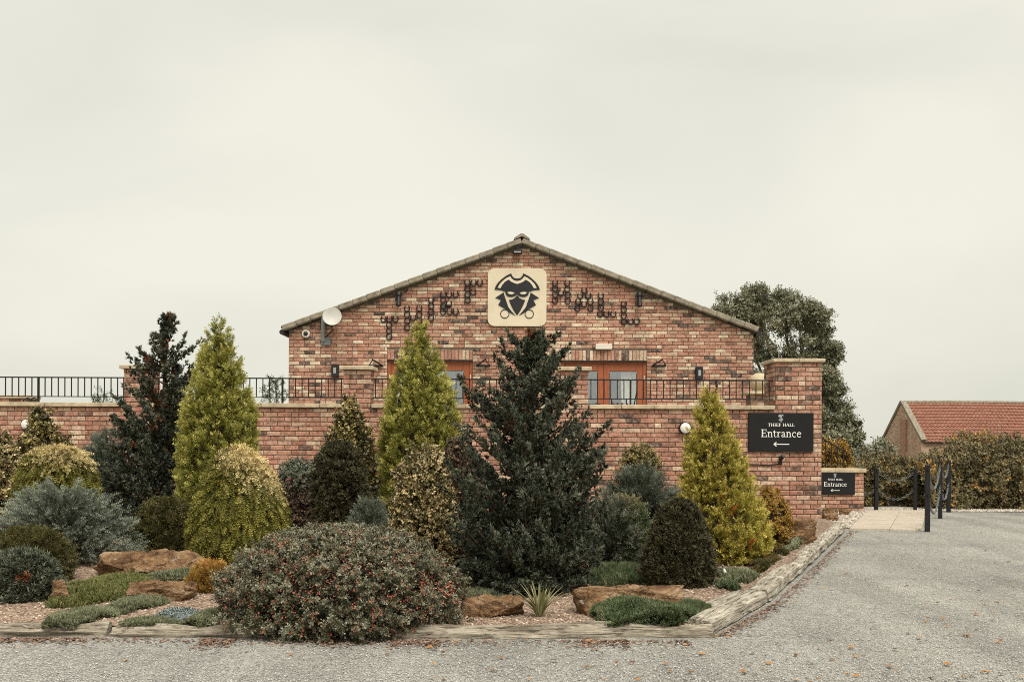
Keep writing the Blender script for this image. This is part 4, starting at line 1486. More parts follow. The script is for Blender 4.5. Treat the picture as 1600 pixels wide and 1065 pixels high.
for k, (f0, f1, off, lab) in enumerate([(0.05, .93, .152, 'cracked inner sleeper behind the corner sleeper')]):
    (xa, ya), (xb, yb) = SP[0], SP[1]
    d = Vector((xb - xa, yb - ya)); nrm = Vector((-d.y, d.x)).normalized()
    A = Vector((xa, ya)) + d * f0 + nrm * off; B = Vector((xa, ya)) + d * f1 + nrm * (off - .01)
    timber('sleeper', (A.x, A.y, .01), (B.x, B.y, .02), .10, .095, M['sleeper'], lab, 'sleeper', 'sleepers edging the bed', False, 15, .009)


# ------------------------------------------------------------------ boulders
def boulder(x, y, z, sx, sy, sz, seed, label, rz=0.0, mat='rock', name='boulder'):
    r = random.Random(seed)
    bm = bmesh.new()
    for k in range(26):
        v = Vector((r.uniform(-1, 1), r.uniform(-1, 1), r.uniform(-1, 1)))
        m_ = max(abs(v.x), abs(v.y), abs(v.z))
        v = v / m_ * r.uniform(.86, 1.0)
        bm.verts.new((v.x * sx / 2, v.y * sy / 2, v.z * sz / 2))
    bmesh.ops.convex_hull(bm, input=bm.verts)
    bmesh.ops.delete(bm, geom=[v for v in bm.verts if not v.link_faces], context='VERTS')
    bmesh.ops.triangulate(bm, faces=bm.faces)
    for it in range(5):
        long_e = [e for e in bm.edges if e.calc_length() > max(.02, sx / 30)]
        if long_e: bmesh.ops.subdivide_edges(bm, edges=long_e, cuts=1)
        bmesh.ops.triangulate(bm, faces=bm.faces)
    bmesh.ops.smooth_vert(bm, verts=bm.verts, factor=.12, use_axis_x=True, use_axis_y=True, use_axis_z=True)
    s = (sx + sz) / 2
    for v in bm.verts:
        q = v.co * (4.5 / s) + Vector((seed * 3.1, 0, 0))
        strat = .03 * s * noise.noise(Vector((v.co.x * 2 / s, v.co.y * 2 / s, v.co.z * 14 / s)) + Vector((seed, 2, 1)))
        v.co += v.co.normalized() * (noise.noise(q) * .07 * s + noise.noise(q * 2.7) * .045 * s + noise.noise(q * 6.5) * .022 * s + strat)
    me = bpy.data.meshes.new(name); bm.to_mesh(me); bm.free()
    me.shade_smooth()
    try: me.set_sharp_from_angle(angle=R(32))
    except Exception: pass
    o = link(name, me, M[mat], None, (x, y, z)); o.rotation_euler = (0, 0, rz)
    tag(o, label, 'rock', 'sandstone boulders in the bed')
    return o


def boulder_px(x0, x1, ytop, ybase, depth_f, seed, label, **kw):
    d = GD(ybase, .10); cx = (x0 + x1) / 2
    p = P(cx, ybase, d)
    w = (x1 - x0) * d / FPX; h = (ybase - ytop) * d / FPX
    boulder(p.x, d + w * depth_f * .5, .08 + h * .38, w * 1.06, w * depth_f, h * 1.30, seed, label, **kw)


boulder_px(140, 306, 866, 906, .45, 1, 'large rust sandstone boulder below the grey juniper')
boulder_px(192, 294, 909, 938, .5, 2, 'low flat sandstone boulder beside the green moss mat')
boulder_px(722, 815, 929, 957, .34, 13, 'flat sandstone boulder beside the spiky plant, next to the berried bush')
boulder_px(898, 1075, 916, 952, .36, 4, 'long dark sandstone boulder behind the green mat plant', rz=.20)
boulder_px(560, 640, 808, 850, .6, 5, 'pale brown boulder peeping out above the berried bush')
boulder_px(1196, 1278, 807, 852, .55, 6, 'flat topped boulder at the foot of the wide pier')
boulder_px(996, 1030, 878, 912, .8, 7, 'small boulder tucked behind the bronze dwarf conifer')
boulder_px(78, 104, 905, 938, .8, 8, 'small reddish rock against the dark globe shrub')
q = P(1297, 812, 16.6)
boulder(q.x, 16.6, .10, .26, .25, .28, 9, 'dark rock at the corner of the wide pier by the pebbles')
q = P(1318, 800, 17.9)
boulder(q.x, 17.9, .06, .22, .2, .14, 10, 'small flat rock on the pebbles below the smaller sign')
# ------------------------------------------------------------------ foliage engine
def t_spray(n=5, w=.55, bw=.07, curl=.12):
    """flat frond along +y"""
    v, f, tp = [], [], []
    for i in range(n):
        t = .08 + .74 * i / (n - 1)
        for s in (-1, 1):
            l = w * (1 - .55 * t)
            tx, ty = s * l * .75, t + l * .62
            b = len(v)
            v += [(0, t - bw, -curl * t * t), (0, t + bw, -curl * t * t), (tx, ty, -curl * ty * ty + .05)]
            f.append((b, b + 1, b + 2) if s > 0 else (b, b + 2, b + 1)); tp += [t, t, ty]
    b = len(v)
    v += [(-bw, .78, -curl * .6), (bw, .78, -curl * .6), (0, 1.08, -curl * 1.1)]; f.append((b, b + 1, b + 2)); tp += [.78, .78, 1]
    return np.array(v, float), np.array(f), np.array(tp)


def t_tuft(k=7, spread=.75, bw=.16, seed=0):
    r = random.Random(seed)
    v, f, tp = [], [], []
    for i in range(k):
        a = 2 * math.pi * i / k + r.uniform(-.3, .3); sp = spread * (r.uniform(.5, 1.1) if i else .1)
        d = Vector((math.cos(a) * sp, 1, math.sin(a) * sp)).normalized() * r.uniform(.75, 1.1)
        s = d.cross(Vector((r.uniform(-1, 1), r.uniform(-1, 1), r.uniform(-1, 1)))).normalized() * bw
        o = Vector((0, r.uniform(0, .35), 0))
        b = len(v)
        v += [tuple(o - s), tuple(o + s), tuple(o + d)]; f.append((b, b + 1, b + 2)); tp += [.2, .2, 1]
    return np.array(v), np.array(f), np.array(tp)


def t_leaves(k=6, L=.42, W=.22, seed=0, along=True):
    """twig with folded leaves"""
    r = random.Random(seed)
    v, f, tp = [], [], []
    for i in range(k):
        t = (i + .5) / k
        a = i * 2.4 + r.uniform(-.4, .4)
        d = Vector((math.cos(a) * .85, .55, math.sin(a) * .85)).normalized()
        s = d.cross(Vector((0, 1, 0)) + Vector((r.uniform(-.5, .5), 0, r.uniform(-.5, .5)))).normalized()
        nrm = s.cross(d)
        o = Vector((0, t, 0))
        l, w = L * r.uniform(.8, 1.2), W * r.uniform(.8, 1.2)
        b = len(v)
        v += [tuple(o), tuple(o + d * l * .5 + s * w + nrm * w * .35), tuple(o + d * l), tuple(o + d * l * .5 - s * w + nrm * w * .35)]
        f += [(b, b + 1, b + 2), (b, b + 2, b + 3)]; tp += [t, t, t, t]
    return np.array(v), np.array(f), np.array(tp)


def t_flat(k=7, L=.38, W=.13, seed=0):
    """twig with small one-piece leaves"""
    r = random.Random(seed)
    v, f, tp = [], [], []
    for i in range(k):
        t = (i + .5) / k
        a = i * 2.4 + r.uniform(-.4, .4)
        d = Vector((math.cos(a) * .85, .55, math.sin(a) * .85)).normalized()
        s = d.cross(Vector((0, 1, 0)) + Vector((r.uniform(-.5, .5), 0, r.uniform(-.5, .5)))).normalized()
        o = Vector((0, t, 0)); l, w = L * r.uniform(.8, 1.2), W * r.uniform(.9, 1.25)
        b = len(v)
        v += [tuple(o), tuple(o + d * l * .8 + s * w), tuple(o + d * l - s * w)]
        f.append((b, b + 1, b + 2)); tp += [t, t, t]
    return np.array(v), np.array(f), np.array(tp)


def t_thread(n=6):
    v, f, tp = [], [], []
    for i in range(n):
        x = (i - (n - 1) / 2) * .09; z0 = ((i * 37) % 5 - 2) * .05
        b = len(v); ln = .8 + ((i * 53) % 7) / 18
        v += [(x * .3 - .03, 0, 0), (x * .3 + .03, 0, 0), (x + .022, .55 * ln, z0), (x - .022, .55 * ln, z0), (x * 1.5, ln, z0 * 1.5 - .05)]
        f += [(b, b + 1, b + 2), (b, b + 2, b + 3), (b + 3, b + 2, b + 4)]; tp += [0, 0, .5, .5, 1]
    return np.array(v), np.array(f), np.array(tp)


SPRAY = [t_spray(3, .62, .10), t_spray(3, .74, .10, .25)]
FINE = [t_spray(3, .50, .075, .1), t_spray(3, .58, .075, -.1)]
TUFT = [t_tuft(5, .85, .19, 1), t_tuft(5, .7, .20, 2)]
LEAF = [t_leaves(6, .42, .20, 1), t_leaves(5, .5, .22, 2)]
LEAFS = [t_flat(8, .38, .13, 3), t_flat(7, .40, .14, 4)]
THREAD = [t_thread(6)]
BLADE = [t_tuft(6, .35, .07, 5), t_tuft(7, .5, .06, 6)]


def unit(a):
    return a / np.maximum(np.linalg.norm(a, axis=-1, keepdims=True), 1e-9)


KEEP = .44


def bake(name, temps, pos, d, s, rnd, tone, mat, parent, r, tipgain=0.18):
    """one crown mesh out of many small sprays"""
    N = len(pos)
    if N > 3500:                       # keep big crowns light: fewer, slightly larger sprays
        kp = np.sort(r.permutation(N)[:int(3500 + (N - 3500) * KEEP)])
        s = s[kp] * math.sqrt(N / len(kp)) ** .8
        pos, d, rnd, tone = pos[kp], d[kp], rnd[kp], tone[kp]
        N = len(pos)
    d = unit(d)
    which = r.integers(0, len(temps), N)
    VV, FF, RR, TT, base = [], [], [], [], 0
    for k, (tv, tf, tp) in enumerate(temps):
        m = which == k
        n = int(m.sum())
        if not n: continue
        dd = d[m]
        side = unit(np.cross(dd, r.normal(size=(n, 3))))
        nrm = np.cross(side, dd)
        sc = s[m][:, None, None]
        v = pos[m][:, None, :] + sc * (tv[None, :, 0:1] * side[:, None] + tv[None, :, 1:2] * dd[:, None] + tv[None, :, 2:3] * nrm[:, None])
        VV.append(v.reshape(-1, 3))
        FF.append((tf[None] + (base + len(tv) * np.arange(n))[:, None, None]).reshape(-1, 3))
        base += n * len(tv)
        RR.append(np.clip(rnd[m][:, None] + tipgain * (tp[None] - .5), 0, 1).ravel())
        TT.append(np.clip(np.repeat(tone[m][:, None], len(tv), 1), 0, 1).ravel())
    me = np_mesh(name, np.vstack(VV), np.vstack(FF), np.concatenate(RR), np.concatenate(TT), flat=False)
    return link(name, me, mat, parent)


def lumps(r, k=5):
    ph = r.uniform(0, 6.28, (k, 2)); fr = r.integers(2, 6 if k < 8 else 12, k); ft = r.uniform(4, 14 if k < 8 else 20, k); am = r.uniform(.4, 1, k)
    def f(az, t):
        o = 0
        for i in range(k):
            o = o + am[i] * np.sin(fr[i] * az + ph[i, 0]) * np.sin(ft[i] * t + ph[i, 1])
        return o / am.sum()
    return f


def crown(parent, prof, H, nclump, nper, Lc, ls, temps, mat, seed, up=.5, sx=1.0, sy=1.0, lump=.10, inset=(.80, 1.0), spread=.55, tone=None, lean=(0, 0),
          name='foliage', core=.74, droop=0.0, front=.70, rvar=.45, tipgain=.18, thick=.5, extra_out=None, corem='dark_core', kl=5, cvar=.55, ugain=0.0):
    """crown around the parent's origin; prof = [(height fraction, radius)]"""
    r = np.random.default_rng(seed)
    tg = np.linspace(0, 1, 200)
    pt, prr = np.array([p[0] for p in prof]), np.array([p[1] for p in prof])
    rg = np.interp(tg, pt, prr)
    wgt = rg * np.sqrt(1 + (np.gradient(rg, tg * H)) ** 2) + .01 * rg.max()
    cdf = np.cumsum(wgt); cdf /= cdf[-1]
    t = np.interp(r.random(nclump), cdf, tg)
    az = np.where(r.random(nclump) < front, -math.pi / 2 + r.uniform(-1.75, 1.75, nclump), r.uniform(0, 6.283, nclump))
    lf = lumps(r, kl)
    rad = np.interp(t, tg, rg)
    slope = np.interp(t, tg, np.gradient(rg, tg * H))
    lo = np.stack([np.cos(az), np.sin(az), -np.clip(slope, -8, 3)], -1)
    nrm = unit(lo * np.array([sy, sx, sx * sy]))
    k = r.uniform(inset[0], inset[1], nclump) * (1 + lump * lf(az, t))
    if extra_out is not None:
        k = k + extra_out(t, r, nclump)
    c = np.stack([np.cos(az) * rad * k * sx + lean[0] * t, np.sin(az) * rad * k * sy + lean[1] * t, t * H * (1 + .0 * k)], -1)
    dr = unit(nrm * (1 - up) + np.array([0, 0, 1.0]) * up)
    if droop:
        td = unit(np.array([0, 0, -1.0]) + nrm * nrm[:, 2:3] + 1e-3 * r.normal(size=nrm.shape))
        dr = unit(td * droop + nrm * .30)
    crn = r.random(nclump)
    # sprays of each clump
    cc = np.repeat(np.arange(nclump), nper); N = len(cc)
    u = r.random(N)
    sd = unit(dr[cc] + spread * r.normal(size=(N, 3)))
    pos = c[cc] + dr[cc] * (u * Lc)[:, None] + r.normal(size=(N, 3)) * (Lc * thick * .45 * (1 - .6 * u))[:, None] - dr[cc] * Lc * .45
    pos[:, 2] = np.maximum(pos[:, 2], .004)
    s = ls * r.uniform(.7, 1.3, N)
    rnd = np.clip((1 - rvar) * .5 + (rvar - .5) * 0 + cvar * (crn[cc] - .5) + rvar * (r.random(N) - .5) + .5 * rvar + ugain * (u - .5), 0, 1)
    tn = tone(t[cc], az[cc], crn[cc], u, r) if tone is not None else np.zeros(N)
    o = bake(name, temps, pos, sd, s, rnd, tn, mat, parent, r, tipgain)
    if core:  # opaque dark hull: shade in the gaps between clumps comes from its colour
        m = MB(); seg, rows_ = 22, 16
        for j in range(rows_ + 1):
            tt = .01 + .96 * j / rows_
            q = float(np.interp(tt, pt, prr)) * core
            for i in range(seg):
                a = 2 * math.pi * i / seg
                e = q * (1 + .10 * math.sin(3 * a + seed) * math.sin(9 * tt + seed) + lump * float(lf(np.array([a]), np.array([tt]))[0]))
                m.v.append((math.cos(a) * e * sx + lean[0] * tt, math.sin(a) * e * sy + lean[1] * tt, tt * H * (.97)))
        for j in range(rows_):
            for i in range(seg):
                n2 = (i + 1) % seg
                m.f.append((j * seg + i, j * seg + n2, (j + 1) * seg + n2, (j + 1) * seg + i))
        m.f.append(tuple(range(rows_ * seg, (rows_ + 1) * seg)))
        m.build('dark_twig_core', M[corem], parent, smooth=True)
    return o


def trunk(parent, h, r0, mat='bark', lean=(0, 0), name='trunk'):
    m = MB(); n = 7
    m.tube([(lean[0] * k / n + .01 * math.sin(k * 2.1), lean[1] * k / n + .01 * math.cos(k * 1.7), -.04 + (h + .04) * k / n) for k in range(n + 1)], [r0 * (1.25 if k == 0 else 1 - .85 * k / n) for k in range(n + 1)], 8)
    m.build(name, M[mat], parent, smooth=True)


def plant(name, px, base, d, label, cat, group=None, zoff=0.0):
    """empty at the plant's foot; the base row gives only x when d is set"""
    p = P(px, base, d)
    z = bed_z(p.x, d) if d < 15.7 else 0.0
    return thing(name, label, cat, (p.x, d, z + zoff), group)


def prof_px(t, d, rows):
    """radii from the photograph: rows of (y, half width in px) from the top down -> profile over the plant's height"""
    ztop = P(800, rows[0][0], d).z - t.location.z
    out = []
    for y, hw in rows:
        z = P(800, y, d).z - t.location.z
        out.append((max(0, min(1, z / ztop)), hw * d / FPX))
    out.sort()
    if out[0][0] > 0.02: out.insert(0, (0.0, out[0][1] * .8))
    return out, ztop


# --------------------------------------------------- golden cones
def golden_cone(px, d, rows, label, mat, seed, nclump, lean=(0, 0), tone=None, ls=.075, Lc=.13, name='golden_conifer'):
    t = plant(name, px, 800, d, label, 'conifer')
    pr, H = prof_px(t, d, rows)
    trunk(t, H * .9, .05, 'bark', lean)
    pr = [(a, b * .93) for a, b in pr]
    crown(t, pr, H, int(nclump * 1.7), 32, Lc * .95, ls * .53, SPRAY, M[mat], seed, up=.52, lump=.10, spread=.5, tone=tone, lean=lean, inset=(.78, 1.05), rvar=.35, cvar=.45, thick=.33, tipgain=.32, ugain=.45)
    return t


def tip_tone(t, az, crn, u, r):
    return np.where((u > .55), .35 * (crn > .55) * r.random(len(u)), 0)


golden_cone(342, 10.9, [(503, 1), (512, 6), (530, 13), (556, 22), (580, 31), (610, 44), (640, 51), (680, 58), (730, 62), (775, 60), (830, 48)],
            'tall golden-green cone conifer behind the weeping yellow-topped dome', 'f_gold', 21, 620, tone=tip_tone)
golden_cone(656, 11.6, [(507, 1), (517, 7), (535, 15), (560, 25), (590, 38), (620, 50), (660, 60), (710, 63), (760, 60), (790, 54), (830, 42)],
            'central golden-green cone conifer in front of the gable doors', 'f_gold', 22, 640, tone=tip_tone)


def gold_right_tone(t, az, crn, u, r):
    return ((t < .42) & (crn > .988)).astype(float) * .9


golden_cone(1131, 9.9, [(609, 1), (620, 7), (640, 17), (665, 28), (700, 39), (740, 50), (780, 62), (815, 72), (850, 76), (872, 64), (890, 48)],
            'yellow-gold cone conifer beside the entrance sign', 'f_gold2', 23, 620, lean=(-.17, 0), tone=gold_right_tone, ls=.062, Lc=.10)


# --------------------------------------------------- dark upright junipers with free branches
def dark_conifer(px, d, top, width_rows, label, seed, nlimb, mat='f_dark', brown=.03, ls=.05, special=(), leanx=0.0, elev=(30, 62), plume=1.0, thinout=.55):
    t = plant('dark_conifer', px, 800, d, label, 'conifer')
    r = np.random.default_rng(seed)
    H = P(800, top, d).z - t.location.z
    hs = [((P(800, y, d).z - t.location.z) / H, l * d / FPX, q * d / FPX) for y, l, q in width_rows]
    hs.sort()
    zs = np.array([h[0] for h in hs]); lw = np.array([h[1] for h in hs]); rw = np.array([h[2] for h in hs])
    trunk(t, H * .93, .055, 'bark', (leanx, 0))
    P0, D0, S0, R0, T0 = [], [], [], [], []
    lm = MB()
    limbs = []
    for i in range(nlimb):
        f = (i + r.random()) / nlimb
        endh = .03 + .96 * f ** 1.45                              # height fraction of the limb's tip
        if endh > .52 and r.random() < thinout: continue
        az = r.uniform(0, 2 * math.pi) if r.random() < .45 else -math.pi / 2 + r.uniform(-1.7, 1.7)
        w = np.interp(endh, zs, lw) if math.cos(az) < 0 else np.interp(endh, zs, rw)
        w = w * (abs(math.cos(az)) + .82 * (1 - abs(math.cos(az)))) * (r.uniform(.6, 1.12) if endh > .52 else r.uniform(.68, 1.08))
        el = R(r.uniform(*elev)) * (1 if endh > .15 else .45)
        limbs.append((az, w, endh * H, el))
    for (ex, ez, w_) in special:                                   # single branches that stick out in the photograph
        q = P(ex, ez, d)
        limbs.append((0 if q.x > t.location.x else math.pi, abs(q.x - t.location.x), q.z - t.location.z, R(38)))
    for (az, w, ze, el) in limbs:
        w = max(.015, w - .055 * plume); ze = max(.05, ze - .095 * plume)
        z0 = max(.03, ze - math.tan(el) * w)
        a = np.array([leanx * z0 / H, 0, z0]); e = np.array([leanx * ze / H + math.cos(az) * w, math.sin(az) * w, ze])
        mid = (a + e) / 2 + np.array([0, 0, -.10 * w])
        n = 5
        cur = [(1 - s) ** 2 * a + 2 * s * (1 - s) * mid + s * s * e for s in np.linspace(0, 1, n + 1)]
        lm.tube([Vector(c) for c in cur], [.010 * (1 - .75 * k / n) + .002 for k in range(n + 1)], 5)
        L = np.linalg.norm(e - a) + .02
        thin = .75 if ze > .86 * H else 1.0
        fat = 1.35 if ze > .5 * H else 1.0
        npl = max(4, int(L / .075))
        crn = r.random()
        for k in range(npl):
            s = .18 + .82 * (k + r.random()) / npl
            if k == npl - 1: s = 1.0
            c = (1 - s) ** 2 * a + 2 * s * (1 - s) * mid + s * s * e
            tang = unit((2 * (1 - s) * (mid - a) + 2 * s * (e - mid))[None])[0]
            sidev = np.array([-math.sin(az), math.cos(az), 0]) * (1 if k % 2 else -1)
            pd = unit((tang * 1.0 + sidev * r.uniform(.1, .75) * (s < .98) + np.array([0, 0, r.uniform(.0, .7)]) + .22 * r.normal(size=3))[None])[0]
            pl = r.uniform(.10, .22) * (1.2 - .45 * s) * plume * (.5 + .5 * thin)
            m = int(pl / .0040 * (1.3 if fat > 1 else 1))
            u = r.random(m)
            sd = unit(pd[None] * .9 + .62 * r.normal(size=(m, 3)))
            P0.append(c[None] + pd[None] * (u * pl)[:, None] + r.normal(size=(m, 3)) * (.017 * plume * thin * fat * (1.2 - u))[:, None])
            D0.append(sd); S0.append(ls * r.uniform(.65, 1.25, m))
            pr_ = .5 * crn + .5 * r.random()
            R0.append(np.clip(-.10 + .75 * pr_ + .2 * (r.random(m) - .4) + .30 * u, 0, 1))  # highlights in the colour: plume ends lighter as if catching light, inner sprays darker
            dead = (r.random() < brown) * (s < .62)
            T0.append(np.full(m, 0.75 * dead))
    lm.build('limbs', M['bark'], t, smooth=True)
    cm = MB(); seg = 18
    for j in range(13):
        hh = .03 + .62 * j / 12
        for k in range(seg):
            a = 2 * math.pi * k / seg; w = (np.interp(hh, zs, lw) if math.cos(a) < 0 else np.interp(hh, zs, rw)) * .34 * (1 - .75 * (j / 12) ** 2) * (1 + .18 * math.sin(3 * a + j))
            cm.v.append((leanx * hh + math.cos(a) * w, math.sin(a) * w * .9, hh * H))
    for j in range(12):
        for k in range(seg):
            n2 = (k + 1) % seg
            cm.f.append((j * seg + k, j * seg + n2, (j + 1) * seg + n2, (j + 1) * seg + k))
    cm.build('dark_twig_core', M['dark_core'], t, smooth=True)
    bake('foliage', TUFT, np.vstack(P0), np.vstack(D0), np.concatenate(S0), np.concatenate(R0), np.concatenate(T0), M[mat], t, r, .25)
    return t


dark_conifer(828, 8.25, 513, [(512, 3, 7), (535, 20, 24), (560, 50, 64), (590, 74, 78), (615, 90, 72), (640, 106, 92), (670, 122, 108), (700, 126, 112), (750, 126, 114), (800, 132, 110), (850, 124, 102), (895, 108, 94), (930, 82, 72)],
             'large dark green conifer with loose upswept branches in front of the gable', 31, 400, brown=.010, plume=.92,
             special=((955, 656, 0), (780, 534, 0), (890, 536, 0), (770, 552, 0), (908, 573, 0), (752, 592, 0), (946, 692, 0), (728, 612, 0), (944, 722, 0), (900, 640, 0), (920, 640, 0), (700, 640, 0), (716, 588, 0), (880, 555, 0), (795, 520, 0), (868, 520, 0)), ls=.027)
dark_conifer(248, 12.4, 489, [(489, 2, 5), (505, 8, 16), (530, 24, 36), (555, 44, 56), (580, 52, 62), (615, 66, 56), (650, 74, 50), (690, 92, 50), (740, 98, 55), (790, 90, 58), (830, 70, 54)],
             'tall dark blue-green conifer with brown inner twigs rising against the sky', 32, 300, brown=.20,
             special=((196, 553, 0), (205, 540, 0), (318, 555, 0), (302, 528, 0), (168, 645, 0), (190, 655, 0), (190, 600, 0)), ls=.031, leanx=.10, plume=.92)


# --------------------------------------------------- spreading junipers
def juniper(px, d, halfpx, top, label, seed, nbranch, mat='f_juniper', sy=.8, ls=.07, hemi=True, cat='juniper', shift=0.0):
    t = plant('spreading_juniper', px, 800, d, label, cat)
    r = np.random.default_rng(seed)
    Rr = halfpx * d / FPX; H = P(800, top, d).z - t.location.z
    P0, D0, S0, R0, T0 = [], [], [], [], []
    lm = MB()
    for i in range(nbranch):
        az = r.uniform(0, 2 * math.pi) if r.random() < .4 else -math.pi / 2 + r.uniform(-1.8, 1.8)
        el = math.asin(min(.985, r.random() ** .8))
        k = r.uniform(.72, 1.0)
        e = np.array([math.cos(az) * math.cos(el) * Rr * k, math.sin(az) * math.cos(el) * Rr * k * sy, max(.05, math.sin(el) * H * k)])
        a = np.array([e[0] * .10, e[1] * .10, .02])
        mid = np.array([e[0] * .45, e[1] * .45, e[2] * .80 + .05 * H])
        n = 5
        if i % 3 == 0:
            lm.tube([Vector((1 - s) ** 2 * a + 2 * s * (1 - s) * mid + s * s * e) for s in np.linspace(0, .95, n + 1)], [.009 * (1 - .7 * q / n) + .002 for q in range(n + 1)], 4)
        L = np.linalg.norm(e - a)
        m = max(26, int(L / .0055))
        s = .25 + .80 * r.random(m) ** .75
        c = ((1 - s) ** 2)[:, None] * a + (2 * s * (1 - s))[:, None] * mid + (s * s)[:, None] * e
        tang = unit((2 * (1 - s))[:, None] * (mid - a) + (2 * s)[:, None] * (e - mid))
        crn = r.random()
        P0.append(c + r.normal(size=(m, 3)) * .016); D0.append(unit(tang + np.array([0, 0, .12]) + .38 * r.normal(size=(m, 3))))
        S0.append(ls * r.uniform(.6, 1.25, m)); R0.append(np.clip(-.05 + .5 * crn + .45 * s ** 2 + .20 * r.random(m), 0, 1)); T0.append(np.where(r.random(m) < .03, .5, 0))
    pos = np.vstack(P0); pos[:, 2] = np.maximum(pos[:, 2], .01)
    lm.build('branches', M['bark'], t, smooth=True)
    bake('foliage', FINE, pos, np.vstack(D0), np.concatenate(S0), np.concatenate(R0), np.concatenate(T0), M[mat], t, r, .35)
    return t


juniper(100, 9.6, 128, 752, 'broad grey-blue spreading juniper above the large boulder', 41, 460, sy=.75, ls=.036)
juniper(165, 13.0, 52, 672, 'blue-green juniper between the golden dome and the tall dark conifer', 42, 170, 'f_juniper2', ls=.050)
juniper(1000, 11.0, 78, 722, 'dark blue-green spreading juniper against the wall, beside the yellow-gold cone', 43, 320, 'f_juniper2', ls=.040)
juniper(580, 10.6, 40, 775, 'small blue-green juniper below the central golden cone', 44, 130, 'f_juniper2', ls=.040)
juniper(952, 9.2, 62, 768, 'loose dark juniper at the foot of the large dark conifer', 45, 230, 'f_dark', ls=.038)

# --------------------------------------------------- weeping domes
def dome(px, d, rows, label, seed, nclump, tonef, sy=.9, mat='f_thread'):
    t = plant('weeping_dome_conifer', px, 800, d, label, 'conifer')
    pr, H = prof_px(t, d, rows)
    trunk(t, H * .6, .04)
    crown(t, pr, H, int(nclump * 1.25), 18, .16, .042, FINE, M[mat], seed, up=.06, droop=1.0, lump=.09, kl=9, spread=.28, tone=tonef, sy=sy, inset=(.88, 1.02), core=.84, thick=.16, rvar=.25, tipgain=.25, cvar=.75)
    # small tufts on the top, creamier with height and towards one side
    pr2 = [(a, b) for a, b in pr if a >= .62]
    crown(t, [(0, 0.0), (.6, 0.0), (.62, pr2[0][1])] + pr2[1:], H, int(nclump * .55), 8, .035, .030, TUFT, M[mat], seed + 1, up=.3, lump=.09, spread=.7, tone=tonef, sy=sy, inset=(.97, 1.03), core=0, name='top_tips', rvar=.5)
    return t


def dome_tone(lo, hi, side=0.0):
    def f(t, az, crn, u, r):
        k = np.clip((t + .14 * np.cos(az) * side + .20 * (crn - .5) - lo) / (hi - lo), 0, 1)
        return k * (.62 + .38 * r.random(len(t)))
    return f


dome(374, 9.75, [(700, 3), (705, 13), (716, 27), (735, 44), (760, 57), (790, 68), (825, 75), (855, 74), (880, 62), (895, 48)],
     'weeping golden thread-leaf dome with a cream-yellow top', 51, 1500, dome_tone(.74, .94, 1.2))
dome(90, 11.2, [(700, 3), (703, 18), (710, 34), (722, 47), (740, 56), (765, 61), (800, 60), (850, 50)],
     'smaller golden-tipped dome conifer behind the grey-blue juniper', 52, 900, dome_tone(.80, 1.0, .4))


# --------------------------------------------------- dwarf globes and knobbly cones
def globe(px, d, rows, label, mat, seed, nclump, name='dwarf_conifer', cat='conifer', ls=.035, Lc=.06, temps=TUFT, up=.35, tone=None, lump=.12, sy=.9, nper=18, core=.8, lean=(0, 0), spread=.6, **kw):
    t = plant(name, px, 800, d, label, cat)
    pr, H = prof_px(t, d, rows)
    trunk(t, H * .6, .03)
    crown(t, pr, H, nclump, nper, Lc, ls, temps, M[mat], seed, up=up, lump=lump, spread=spread, tone=tone, sy=sy, core=core, lean=lean, ugain=.3, **kw)
    return t


def dead_patch(t, az, crn, u, r):
    return (np.exp(-((t - .52) / .17) ** 2 - ((az + math.pi / 2 - .42) / .40) ** 2) * (.6 + .6 * crn) > .52) * .9


globe(1061, 8.35, [(785, 4), (791, 16), (803, 27), (822, 37), (850, 46), (880, 50), (905, 48), (922, 40)], 'bronze-green egg-shaped dwarf conifer between the long boulder and the gold cone', 'f_brownish', 61, 700, ls=.032, nper=20)
globe(531, 11.0, [(695, 4), (702, 18), (720, 30), (750, 38), (785, 40), (815, 38), (850, 30)], 'bronze-green egg-shaped dwarf conifer below the speckled holly cone', 'f_brownish', 62, 520, ls=.04, nper=18, Lc=.075)
globe(36, 7.75, [(868, 6), (874, 30), (890, 48), (915, 58), (940, 60), (958, 50), (968, 40)], 'dark globe shrub with an orange dead patch at the photo corner', 'f_dark', 63, 800, name='globe_shrub', cat='shrub', ls=.030, Lc=.05, tone=dead_patch, nper=20)
globe(50, 8.6, [(832, 6), (838, 30), (850, 48), (870, 58), (900, 62), (930, 56)], 'olive-brown globe shrub behind the one with the dead patch', 'f_olive', 64, 700, name='globe_shrub', cat='shrub', ls=.038, Lc=.06, nper=18, temps=FINE)
globe(260, 10.2, [(788, 5), (793, 22), (806, 36), (826, 44), (850, 46), (870, 42), (885, 34)], 'low dark olive mound shrub between the grey juniper and the weeping dome', 'f_olive', 65, 520, name='mound_shrub', cat='shrub', ls=.05, Lc=.08, temps=FINE, nper=18)
globe(977, 9.3, [(779, 4), (785, 18), (800, 30), (825, 35), (850, 36), (880, 30)], 'rounded grey-green shrub with a yellowish top behind the long boulder', 'f_green', 66, 420, name='rounded_shrub', cat='shrub', ls=.04, Lc=.07, temps=FINE, nper=18,
      tone=lambda t, az, crn, u, r: np.clip((t - .78) * 4, 0, .9))
globe(1204, 11.6, [(764, 3), (770, 12), (785, 22), (800, 27), (815, 30), (835, 26)], 'small golden-brown bush between the yellow-gold cone and the pier', 'f_orange', 67, 260, name='golden_bush', cat='shrub', ls=.035, Lc=.06, temps=LEAFS, nper=18, lump=.2)
globe(1000, 13.5, [(696, 3), (702, 12), (714, 24), (728, 28), (760, 28), (800, 26)], 'bushy golden shrub against the wall above the blue-green juniper', 'f_varieg2', 68, 300, name='golden_bush', cat='shrub', ls=.045, Lc=.08, temps=LEAFS, nper=18, lump=.22)
